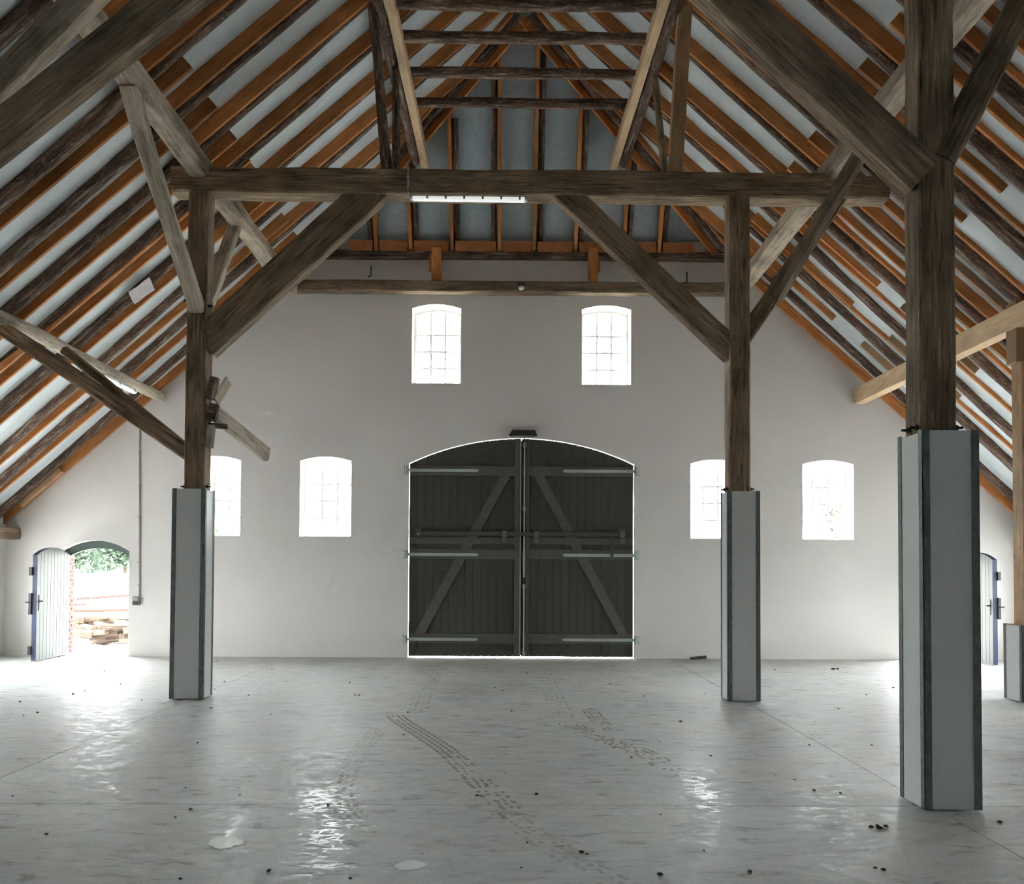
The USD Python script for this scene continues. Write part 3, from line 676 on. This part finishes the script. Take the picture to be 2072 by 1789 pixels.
obj('nail_heads', cat(*nl), 'steel', cp)

one('tie_beam', timber((-4.11, 10.40, 6.315), (4.33, 10.40, 6.30), .29, .31, 'hewn', rough=.014, wave=.02, upv=(0, 0, 1)), 'old_oak', 'long dark horizontal tie beam across the middle of the barn', 'beam')
one('beam_end', timber((4.30, 10.40, 6.29), (4.68, 10.40, 6.27), .28, .27, 'hewn', rough=.012, wave=0.004), 'grey_brace', 'lighter stub piece at the right end of the tie beam', 'beam')
one('tie_beam', timber((-4.2, 5.8, 6.34), (4.7, 5.8, 6.34), .29, .31, 'hewn', rough=.014, wave=.02), 'old_oak', 'second tie beam above the top edge of the view', 'beam')

def flat_brace(pts, y0, y1, material, label, rough=True):
    """Brace in a truss plane: from edge mid-points p (x, z)."""
    (ax, az), (bx, bz), (cx, cz), (dx, dz) = pts      # a-b: one end, c-d: other end (a-d and b-c are the long edges)
    p0 = np.array([(ax + bx) / 2, (y0 + y1) / 2, (az + bz) / 2]); p1 = np.array([(cx + dx) / 2, (y0 + y1) / 2, (cz + dz) / 2])
    a = unit(p1 - p0)
    w = abs(np.cross((a[0], a[2]), (ax - bx, az - bz))) 
    m = timber(p0 - a * .16, p1 + a * .16, abs(y1 - y0), w, 'hewn', rough=.010, wave=.008, upv=np.array([-a[2], 0, a[0]]) * (1 if a[0] > 0 else -1), seg=.2)
    one('brace', m, material, label, 'brace')
flat_brace([(-3.58, 4.69), (-3.606, 4.13), (-1.53, 6.155), (-1.93, 6.16)], 10.28, 10.46, 'grey_brace', 'broad knee brace from the left post up to the tie beam')
flat_brace([(2.66, 4.56), (2.66, 4.15), (.565, 6.15), (.963, 6.16)], 10.28, 10.44, 'grey_brace', 'broad knee brace from the far right post up left to the tie beam')
flat_brace([(2.94, 4.31), (2.94, 4.65), (3.96, 6.20), (4.227, 6.20)][::1], 10.29, 10.45, 'old_oak', 'knee brace from the far right post up right to the tie beam')
flat_brace([(2.72, 4.585), (2.72, 4.19), (.60, 6.2), (.96, 6.2)], 5.66, 5.84, 'grey_brace', 'very large knee brace at top right, rising left from the foreground post')
flat_brace([(-3.64, 4.53), (-3.64, 4.20), (-1.24, 6.16), (-1.70, 6.16)], 5.66, 5.82, 'grey_brace', 'very large knee brace crossing the top left corner')
one('brace', timber((-3.72, 5.95, 4.86), (-2.55, 5.95, 6.12), .14, .19, 'hewn', rough=.012, wave=.01), 'pale_log', 'pale timber behind the knee brace in the top left corner', 'brace')
one('brace', timber((2.98, 5.80, 4.40), (4.05, 5.80, 6.45), .20, .24, 'log', rough=.02, wave=.02, upv=(0, 1, 0), seg=.18), 'old_oak', 'dark round brace rising right from the foreground post', 'brace', True)
one('brace', timber((-3.76, 10.27, 4.70), (-3.80, 8.42, 6.42), .13, .17, 'hewn', rough=.014, wave=.06, upv=(1, 0, 0), seg=.15), 'weathered_board', 'curved brace from left post toward viewer up to the purlin', 'brace')
one('brace', timber((-3.72, 10.48, 4.85), (-3.82, 11.85, 6.40), .13, .16, 'hewn', rough=.012, wave=.02, upv=(1, 0, 0)), 'weathered_board', 'short brace from left post away to the far end of the purlin', 'brace')
one('brace', timber((3.25, 10.20, 4.88), (3.99, 9.22, 6.36), .13, .16, 'hewn', rough=.01, wave=.01), 'grey_brace', 'squared strut crossing in front of the tie beam at its right end', 'brace')
one('brace', timber((-3.86, 10.40, 2.95), (-6.55, 10.40, 4.72), .17, .19, 'hewn', rough=.014, wave=.015, upv=(0, 1, 0)), 'old_oak', 'dark aisle strut from left post up to the left aisle purlin', 'brace')
one('brace', timber((-4.0, 10.56, 3.07), (-5.52, 10.58, 4.27), .12, .16, 'log', rough=.012, wave=.01, upv=(0, 1, 0)), 'old_oak', 'second dark round strut lying on the left aisle strut', 'brace', True)
one('queen_post', timber((-1.49, 10.40, 6.45), (-1.72, 10.40, 8.80), .13, .15, 'log', rough=.014, wave=.03, upv=(0, 1, 0), seg=.15), 'bark_log', 'dark round queen post on the tie beam at left', 'post', True)
one('queen_post', timber((2.07, 10.40, 6.45), (2.20, 10.40, 8.8), .17, .14, 'sawn', upv=(0, 1, 0), chamfer=.006), 'new_pine_tan', 'squared tan queen post on the tie beam at right', 'post')
one('brace', timber((-1.40, 10.48, 6.46), (-1.56, 11.55, 8.50), .10, .12, 'log', rough=.012, wave=.02, upv=(0, 1, 0)), 'bark_log', 'thin dark strut from tie beam to the upper left purlin', 'brace', True)
one('brace', timber((1.97, 10.48, 6.46), (2.03, 11.7, 8.50), .09, .11, 'log', rough=.012, wave=.02, upv=(0, 1, 0)), 'grey_brace', 'thin dark strut from tie beam to the upper right purlin', 'brace', True)
one('wall_beam', timber((-3.78, 14.74, 6.47), (3.86, 14.74, 6.48), .22, .19, 'hewn', rough=.014, wave=.015), 'old_oak', 'dark horizontal beam in front of the gable wall above the upper windows', 'beam')
for x, q in ((-1.25, 'left'), (1.50, 'right')):
    s_ = thing('strut', 'short orange plank strut between wall beam and plate, the %s one' % q, 'strut', (x, 14.8, 6.55))
    obj('plank', box(x - .085, x + .095, 14.76, 14.81, 6.55, 7.20, .003), 'rafter_orange' if False else 'orange_plank', s_) if False else obj('plank', timber((x, 14.79, 6.55), (x, 14.79, 7.2), .17, .05, 'sawn', upv=(0, 1, 0), chamfer=.003), 'orange_plank', s_)
    e = -1 if q == 'left' else 1
    obj('plank', timber((x + e * .10, 14.84, 6.80), (x + e * .10, 14.84, 7.1), .06, .05, 'sawn', upv=(0, 1, 0), chamfer=.003), 'orange_plank', s_)

# leftover fittings on the left post
b = thing('feed_board', 'weathered board sticking out from the left post, sloping down', 'board', (-3.58, 10.40, 3.42))
obj('board', timber((-3.56, 10.36, 3.46), (-3.28, 11.6, 3.12), .09, .20, 'hewn', rough=.004, wave=.003, chamfer=.004), 'weathered_board', b)
obj('end_block', timber((-3.62, 10.30, 3.47), (-3.52, 10.32, 3.45), .16, .2, 'sawn', upv=(0, 0, 1)), 'bark_log', b)
obj('bracket', timber((-3.62, 10.30, 3.30), (-3.40, 10.34, 3.29), .07, .06, 'sawn'), 'bark_log', b)
obj('cleat', timber((-3.61, 10.30, 3.03), (-3.585, 10.30, 3.30), .10, .08, 'hewn', rough=.006, wave=.006, upv=(0, 1, 0)), 'weathered_board', b)
b = thing('block', 'small weathered wooden block nailed to the left post above the sloping board', 'block', (-3.58, 10.40, 3.75))
obj('block', timber((-3.60, 10.28, 3.62), (-3.55, 10.30, 3.88), .10, .12, 'hewn', rough=.004, wave=.002, upv=(0, 1, 0)), 'bark_log', b)
obj('face_board', timber((-3.545, 10.33, 3.60), (-3.47, 10.55, 3.90), .03, .14, 'hewn', rough=.003, wave=.002, upv=(0, 0, 1)), 'weathered_board', b)
for q, (x, z, s_) in enumerate(((-3.885, 4.82, -1), (-3.64, 4.76, 1))):
    obj('peg', trimesh.creation.cylinder(radius=.018, segment=[[x - s_ * .03, 10.30, z], [x + s_ * .05, 10.30, z]], sections=8), 'dark_steel', label='dark iron peg on the %s side of the left post' % ('left', 'right')[q], cat='peg')

# ------------------------------------------------------------------ lamps (battens with a dim glow added to the diffusers), conduits, sensors
def batten(p0, p1, label, clips=6):
    p0, p1 = np.array(p0, float), np.array(p1, float); a = unit(p1 - p0)
    l = thing('batten_lamp', label, 'lamp', p0)
    obj('diffuser', timber(p0, p1, .085, .058, 'log', upv=(0, 0, 1), taper=1.0), 'lamp_diffuser', l, smooth=True)
    for e, s_ in ((p0, -1), (p1, 1)):
        obj('end_cap', timber(e, e + a * s_ * .03, .08, .054, 'log', taper=.75), 'white_plastic', l, smooth=True)
    obj('housing', timber(p0 + (0, 0, .035), p1 + (0, 0, .035), .06, .03, 'sawn', chamfer=.004), 'white_plastic', l)
    L = np.linalg.norm(p1 - p0)
    for q in np.linspace(.18, L - .06, clips):
        c = p0 + a * q
        obj('clip', timber(c - a * .012 + (0, 0, .012), c + a * .012 + (0, 0, .012), .092, .05, 'sawn', chamfer=.004), 'conduit_grey', l)
    return l
lmp = batten((-1.17, 10.34, 6.125), (.205, 10.34, 6.115), 'white batten lamp under the middle of the tie beam')
batten((-6.02, 12.4, 4.40), (-6.02, 13.7, 4.39), 'white batten lamp over the left aisle behind the strut', 3)
batten((6.22, 11.7, 4.46), (6.22, 13.1, 4.45), 'white batten lamp beside the right aisle purlin', 3)
pc = thing('lamp_conduit', 'thin grey conduit down the front of the tie beam to the lamp', 'conduit', (-1.215, 10.24, 6.1))
obj('pipe', tube([(-1.215, 10.235, 6.50), (-1.215, 10.235, 6.16), (-1.20, 10.28, 6.12), (-1.17, 10.33, 6.125)], .012), 'conduit_grey', pc)
for z in (6.44, 6.34, 6.22): obj('pipe_clip', box(-1.236, -1.194, 10.222, 10.25, z - .012, z + .012), 'conduit_grey', pc)
wc = thing('wall_conduit', 'grey cable conduit running down the wall right of the left side door', 'conduit', (-6.44, 14.98, 1.1))
obj('pipe', tube([(-6.475, 14.985, 4.02), (-6.43, 14.985, 1.05)], .014), 'conduit_grey', wc)
for z in (3.6, 3.0, 2.45, 2.0, 1.65, 1.25): obj('pipe_clip', box(-6.435 - .014 * (z - 1) - .02, -6.435 - .014 * (z - 1) + .02, 14.965, 15.0, z - .012, z + .012), 'conduit_grey', wc)
so = thing('wall_socket', 'grey double switch and socket box at the foot of the wall conduit', 'socket', (-6.475, 14.95, .97))
obj('back_box', box(-6.535, -6.415, 14.935, 15.0, .895, 1.045, .006), 'grey_plastic', so)
obj('rocker', box(-6.525, -6.435, 14.927, 14.94, .98, 1.035, .004), 'conduit_grey', so)
obj('socket_lid', box(-6.525, -6.435, 14.927, 14.94, .905, .965, .004), 'dark_steel', so)
se = thing('detector', 'small white round detector on the middle of the wall beam', 'detector', (.24, 14.62, 6.45))
dm = trimesh.creation.icosphere(3, .055); dm.apply_scale([1, .7, .75]); dm.apply_translation([.24, 14.61, 6.44])
obj('dome', dm, 'white_plastic', se, smooth=True)
obj('base', trimesh.creation.cylinder(radius=.062, segment=[[.24, 14.62, 6.475], [.24, 14.62, 6.505]], sections=20), 'dark_steel', se)
for x, z, lab in ((-2.42, 6.80, 'left'), (3.19, 6.74, 'right')):
    obj('hook', tube([(x, 15.0, z + .12), (x, 14.96, z + .12), (x, 14.95, z - .05), (x - .05, 14.94, z - .08)], .009), 'dark_steel', label='thin dark hook on the wall strip under the half-hip, %s one' % lab, cat='hook')
# paper label on a left rafter
pa = on_roof(-1, 5.45, 11.86, -.05); ax = unit(on_roof(-1, 5.2, 12.0) - on_roof(-1, 5.6, 11.86)); bx_ = unit(np.cross(ax, nrm(-1)))
ppr = thing('paper_notice', 'crumpled white printed paper stuck to a left rafter', 'paper', pa)
gu, gv = np.meshgrid(np.linspace(0, .36, 10), np.linspace(0, .44, 12), indexing='ij')
wob = (meshkit.fbm(np.stack([gu * 7, gv * 7, gu * 0], -1), 2, 4) - .5) * .05
cen = on_roof(-1, 5.47, 12.02, -.03)
pg = cen + (gu - .18)[..., None] * ax + (gv - .22)[..., None] * (-bx_) * .85 + wob[..., None] * nrm(-1)
ii, jj = np.meshgrid(np.arange(9), np.arange(11), indexing='ij')
qd = np.stack([ii * 12 + jj, (ii + 1) * 12 + jj, (ii + 1) * 12 + jj + 1, ii * 12 + jj + 1], -1).reshape(-1, 4)
pv = pg.reshape(-1, 3); th_ = nrm(-1) * .002
obj('sheet', (np.vstack([pv, pv + th_]), np.vstack([qd, qd[:, ::-1] + len(pv)])), 'paper', ppr)

# ------------------------------------------------------------------ marks and dirt on the floor
def path_pts(pts, n):
    pts = np.array(pts, float); t = np.linspace(0, 1, len(pts))
    from scipy.interpolate import CubicSpline
    cs = CubicSpline(t, pts); q = np.linspace(0, 1, n)
    return cs(q), cs(q, 1)
def tyre(pts, width, rows, step, fade, h, seed):
    r_ = np.random.default_rng(seed)
    L = sum(math.dist(a, b) for a, b in zip(pts[:-1], pts[1:])); n_ = int(L / step)
    p, d = path_pts(pts, n_); ms_v, ms_f = [], []
    for i in range(n_):
        a = unit(d[i]); s_ = np.array([a[1], -a[0]])
        for k in range(rows):
            if r_.random() > fade(i / n_) * (0.55 + 0.45 * meshkit.noise(np.array([[i * .13, k * 1.7, seed]]), 3)[0] * 1.6): continue
            c = p[i] + s_ * ((k + .5) / rows - .5) * width + s_ * .01 * (i % 2)
            l, w = step * r_.uniform(.5, .8), width / rows * r_.uniform(.20, .34)
            a2 = unit(a + s_ * r_.uniform(-.05, .25)); s2 = np.array([a2[1], -a2[0]])
            q = np.array([c - a2 * l - s2 * w, c + a2 * l * .9 - s2 * w * .8, c + a2 * l + s2 * w, c - a2 * l * .8 + s2 * w])
            b0 = len(ms_v) * 8
            ms_v.append(np.vstack([np.column_stack([q, np.full(4, .0002)]), np.column_stack([c + (q - c) * .7, np.full(4, h)])]))
            ms_f += [[b0 + x for x in f] for f in ([4, 5, 6, 7], [0, 1, 5, 4], [1, 2, 6, 5], [2, 3, 7, 6], [3, 0, 4, 7])]
    return np.vstack(ms_v), np.array(ms_f)
tracks = [
    ([(-1.18, 9.18), (-.85, 8.31), (-.5, 7.43), (-.26, 6.64), (-.07, 6.0), (.09, 5.47)], .22, 4, .036, lambda t: 1.3 if t < .42 else .8 * (1 - t) + .15, .0016, 'mud', 'dark brown tyre track curving over the floor left of the middle'),
    ([(-1.23, 8.43), (-1.25, 7.42), (-1.2, 6.39), (-1.09, 5.8), (-.95, 5.46)], .20, 4, .036, lambda t: .8 * (1 - .5 * t), .0008, 'mud_faint', 'faint grey tyre track bending left on the floor'),
    ([(.95, 9.7), (.97, 9.2), (1.02, 8.4)], .2, 4, .038, lambda t: .7 * (1 - .6 * t), .001, 'mud', 'short brown tyre track on the floor right of the middle'),
    ([(.70, 8.65), (.92, 7.98), (1.17, 7.5), (1.29, 6.99), (1.3, 6.3)], .24, 4, .038, lambda t: .8 * (1 - .9 * t), .001, 'mud', 'brown tyre track on the floor bending toward the near right post'),
    ([(-1.04, 13.6), (-1.03, 10.92), (-.94, 9.3)], .26, 4, .045, lambda t: .3, .0008, 'mud_faint', 'faint tyre track leading straight from the left barn door leaf'),
    ([(.55, 13.8), (.60, 11.5), (.62, 9.1)], .28, 4, .045, lambda t: .38, .0008, 'mud_faint', 'faint tyre track leading straight from the right barn door leaf'),
    ([(.0, 5.6), (.25, 5.0), (.6, 4.3)], .22, 4, .036, lambda t: .4, .0008, 'mud_faint', 'faint tyre track in the near foreground of the floor')]
for si, (pts, wd, rows, st, fd, h, mt, lab) in enumerate(tracks):
    obj('tyre_track', tyre(pts, wd, rows, st, fd, h, 40 + si), mt, label=lab, cat='tyre track', kind='stuff')

def scuffs(cx, cy, rx, ry, n_, seed, label):
    g = np.random.default_rng(seed); vs, fs = [], []
    for i in range(n_):
        c = np.array([g.normal(cx, rx), g.normal(cy, ry)]); a = g.normal(0, .35) + (1.2 if g.random() < .15 else 0)
        l, w = g.uniform(.012, .07) * (1.6 if g.random() < .1 else 1), g.uniform(.002, .007)
        d = np.array([math.cos(a), math.sin(a)]); p = np.array([-d[1], d[0]])
        q = [c - d * l, c - p * w * g.uniform(.5, 1.2), c + d * l, c + p * w * g.uniform(.5, 1.2)]
        vs += [(*x, .0006) for x in q]; fs.append([4 * i, 4 * i + 1, 4 * i + 2, 4 * i + 3])
    obj('scuff_marks', (np.array(vs), np.array(fs)), 'burnished', label=label, cat='scuffs and painted glints', kind='stuff')  # glossy scuffs; their pale colour also paints floor highlights
scuffs(-1.25, 5.95, .09, .22, 110, 1, 'scuffs with painted pale glints on the floor beside the left bending tyre track')
scuffs(-1.05, 5.15, .09, .20, 90, 2, 'scuffs with painted pale glints on the floor left of the middle foreground')
scuffs(-1.63, 5.35, .06, .16, 60, 3, 'scuffs with painted pale glints just behind the white lime splash')
scuffs(1.42, 6.25, .08, .34, 150, 4, 'scuffs with painted pale glints on the floor right of the middle')
scuffs(-.92, 4.60, .22, .04, 70, 5, 'scuffs with painted pale glints along the bottom edge of the floor')
scuffs(-4.55, 9.6, .40, .95, 110, 6, 'scuffs with painted pale glints on the floor in front of the left side door')
scuffs(2.10, 7.0, .25, .30, 60, 7, 'scuffs with painted pale glints on the floor in front of the farther right post')
def clod_mesh(seed, s):
    m = trimesh.creation.icosphere(1, 1.0); v = m.vertices
    v = v * (0.6 + 0.8 * meshkit.noise(v * 1.4 + seed * 3.1, seed))[:, None] * np.array([s, s * .8, s * .5]); v[:, 2] -= v[:, 2].min(); m.vertices = v; return m
protos = []
def clod(x, y, s, rot, i, label='small dark clod of dirt scattered on the concrete floor', group='dirt clods on the floor'):
    p = thing('dirt_clod', label, 'dirt', (x, y, 0), group=group)
    xf = UsdGeom.Xformable(p); xf.AddRotateZOp().Set(float(rot)); xf.AddScaleOp().Set(Gf.Vec3f(s, s, s))
    if i < 4:
        m = clod_mesh(i + 1, 1.0); BASE[str(p.GetPath())] = np.zeros(3)
        obj('crumb', m, 'clod', p); protos.append(p.GetPath())
    else:
        p.GetReferences().AddInternalReference(protos[i % 4]); p.SetInstanceable(True)
cr = np.random.default_rng(21); cnt = 0
while cnt < 90:
    y = 3.9 + 10.5 * cr.random() ** 1.2; x = cr.uniform(-.58, .58) * y
    if (-4.1 < x < -3.5 or 2.65 < x < 3.2) and (10.1 < y < 10.6 or 5.5 < y < 6.05) or y > 14.6 or abs(x) > 6.2: continue
    s = cr.uniform(.004, .013) * (1 + .3 * (y > 8))
    clod(x, y, s, cr.uniform(0, 360), cnt); cnt += 1
def lump(pts, label, name='dirt_lump', c='dirt', material='clod'):
    p = thing(name, label, c, (*pts[0][:2], 0))
    for q, (x, y, s) in enumerate(pts):
        m = clod_mesh(11 + q + int(x * 10) % 7, s * .72); m.apply_translation([x, y, 0]); obj('crumb', m, material, p)
lump([(2.31, 5.26, .03), (2.27, 5.29, .022), (2.36, 5.29, .024), (2.32, 5.32, .018)], 'cluster of dark dirt lumps in front of the near right post')
lump([(2.01, 4.54, .018), (1.98, 4.57, .014)], 'dark dirt lump left of another near the bottom right of the floor')
lump([(.81, 4.46, .022)], 'single dark dirt lump at the bottom middle of the floor')
lump([(.43, 4.80, .022), (.46, 4.78, .012)], 'flat dark chip of dirt in the middle foreground of the floor')
lump([(3.13, 5.40, .022)], 'dark dirt lump just in front of the near right post')
lump([(5.20, 13.5, .045), (5.28, 13.52, .035)], 'dark chip lying on the floor below the right wall window')
p = thing('wood_scrap', 'dark scrap of wood lying at the foot of the wall right of the barn doors', 'scrap', (3.35, 14.85, 0))
obj('scrap', timber((3.22, 14.80, .03), (3.50, 14.86, .045), .05, .05, 'hewn', rough=.006, wave=.004), 'clod', p)
def splash(x, y, rx, ry, seed, label):
    th = np.linspace(0, 2 * np.pi, 40, endpoint=False)
    r = 0.65 + .7 * meshkit.fbm(np.stack([np.cos(th) * 1.7 + seed, np.sin(th) * 1.7, th * 0], -1), 3, seed)
    g = sg.Polygon([(x + rx * a * math.cos(t), y + ry * a * math.sin(t)) for a, t in zip(r, th)]).buffer(0)
    m = trimesh.creation.extrude_polygon(g, .0015, engine='earcut'); m.apply_translation([0, 0, .0003])
    obj('lime_splash', m, 'lime_splash', label=label, cat='stain')
splash(-1.61, 4.96, .105, .10, 3, 'white dried lime splash on the floor at lower left')
splash(-.50, 4.60, .08, .07, 9, 'small pale lime splash on the floor near the bottom edge')

# ------------------------------------------------------------------ outside
gx, gy = np.meshgrid(np.linspace(-160, 160, 81), np.concatenate([np.linspace(-90, 15.3, 10), np.linspace(16, 40, 25), np.linspace(42, 220, 30)]), indexing='ij')
gz = -0.13 + np.clip((gy - 24) / 36, 0, 1.0) * 1.15 + np.clip((gy - 60) / 160, 0, 1) * 1.0
gz[np.where((gx > -12) & (gx < 12) & (gy < 15.4))] = -0.25
ni, nj = gx.shape
ii, jj = np.meshgrid(np.arange(ni - 1), np.arange(nj - 1), indexing='ij')
q = np.stack([ii * nj + jj, (ii + 1) * nj + jj, (ii + 1) * nj + jj + 1, ii * nj + jj + 1], -1)
gp = np.stack([gx, gy, gz], -1).reshape(-1, 3)
near = (gy[:-1, :-1] < 22.5)
obj('sandy_yard', (gp, q[near]), 'sand', label='bright sandy yard outside the barn', cat='ground', kind='structure', smooth=True)
obj('meadow', (gp, q[~near]), 'field_grass', label='sunlit meadow rising behind the yard', cat='ground', kind='structure', smooth=True)

def tree(x, y, z, r, hgt, material, label, n_=5200, seed=1):
    g = np.random.default_rng(seed)
    t = thing('tree', label, 'tree', (x, y, z), group=None)
    obj('trunk', trimesh.creation.cone(radius=.14, height=hgt * .8, sections=9).apply_translation([x, y, z - .1]), 'trunk', t)
    k = 26
    cs = np.column_stack([g.normal(0, r * .5, k), g.normal(0, r * .4, k), g.uniform(.12, .92, k) * hgt]); rs = g.uniform(.32, .6, k) * r
    idx = g.integers(0, k, n_); dr_ = g.normal(size=(n_, 3)); dr_ /= np.linalg.norm(dr_, axis=1)[:, None]
    c = cs[idx] + dr_ * (rs[idx] * g.uniform(.55, 1.05, n_))[:, None]; c[:, 2] = np.maximum(c[:, 2], .1)
    a = g.normal(size=(n_, 3)); a /= np.linalg.norm(a, axis=1)[:, None]; b = np.cross(a, g.normal(size=(n_, 3))); b /= np.linalg.norm(b, axis=1)[:, None]
    s_ = g.uniform(.12, .30, n_)[:, None]
    v = np.stack([c - a * s_, c - b * s_ * .5, c + a * s_, c + b * s_ * .5], 1).reshape(-1, 3) + (x, y, z)
    obj('foliage', (v, np.arange(4 * n_).reshape(-1, 4)), material, t, kind='stuff')
TW = ['round light green tree', 'tall dark green tree', 'broad dark green tree', 'bushy light green tree', 'low dark green tree']
for i, (x, y, r, h_) in enumerate([(-35.0, 61, 1.9, 6.5), (-31.0, 60, 1.9, 6.2), (-27.2, 61, 1.9, 6.6), (-23.4, 60, 1.8, 6.0), (-37.0, 69, 2.0, 8.0), (-32.6, 70, 2.0, 8.0), (-28.4, 69, 2.0, 8.0)]):
    tree(x, y, 1.0, r, h_, 'leaf_light' if i % 3 == 0 else 'leaf_dark', 'leafy tree beyond the meadow seen through the open left door, %s of its row' % ORD[i], seed=60 + i)
for i, (x, y, r, h_) in enumerate([(13.6, 36, 1.5, 5.2), (15.2, 37, 1.6, 5.0), (9.6, 40, 1.3, 2.6)]):
    tree(x, y, .4, r, h_, 'leaf_silver', 'slender tree outside, seen through the right wall windows, %s from the right' % ['second', 'first', 'third'][i], n_=1500, seed=90 + i)

# firewood heap, lying rails and a blue frame in the yard
fg = np.random.default_rng(5)
for i in range(46):
    y = fg.uniform(17.9, 20.3); fx = fg.uniform(-.52, -.425); x = fx * y
    lay = 0 if i < 18 else (1 if i < 34 else 2)
    z = -.10 + .07 + lay * .15 + fg.uniform(0, .04) + (0.06 if y > 19 else 0)
    L, a = fg.uniform(.35, .95), fg.uniform(-.7, .7) + (0 if fg.random() < .75 else 1.3)
    d_ = np.array([math.cos(a), math.sin(a) * .8, fg.uniform(-.16, .25)]) * L / 2
    m = timber(np.array([x, y, z]) - d_, np.array([x, y, z]) + d_, fg.uniform(.09, .22), fg.uniform(.08, .17), 'hewn', rough=.018, wave=.004)
    obj('firewood_log', m, 'firewood', label='split piece of firewood in the heap outside the left door', cat='firewood', group='firewood heap in the yard')
one('fence_rail', timber((-14.9, 27.5, .42), (-11.2, 27.2, .70), .1, .07, 'sawn'), 'rail_wood', 'slanting brown rail behind the firewood heap outside', 'rail')
one('fence_rail', timber((-13.6, 25.2, .24), (-10.3, 25.2, .28), .09, .08, 'sawn'), 'rail_wood', 'long level brown rail lying lowest behind the heap outside', 'rail')
one('fence_rail', timber((-14.2, 26.3, .36), (-12.9, 26.3, .38), .09, .07, 'sawn'), 'rail_wood', 'short brown rail between the two longer rails outside', 'rail')
tr = thing('trailer_frame', 'small blue metal frame standing behind the rails outside', 'frame', (-13.4, 26.8, .2))
obj('top_bar', tube([(-13.85, 26.8, .60), (-12.98, 26.8, .62)], .022), 'tractor_blue', tr)
for x in (-13.8, -13.5, -13.02): obj('leg', tube([(x, 26.8, .02), (x, 26.8, .61)], .022), 'tractor_blue', tr)
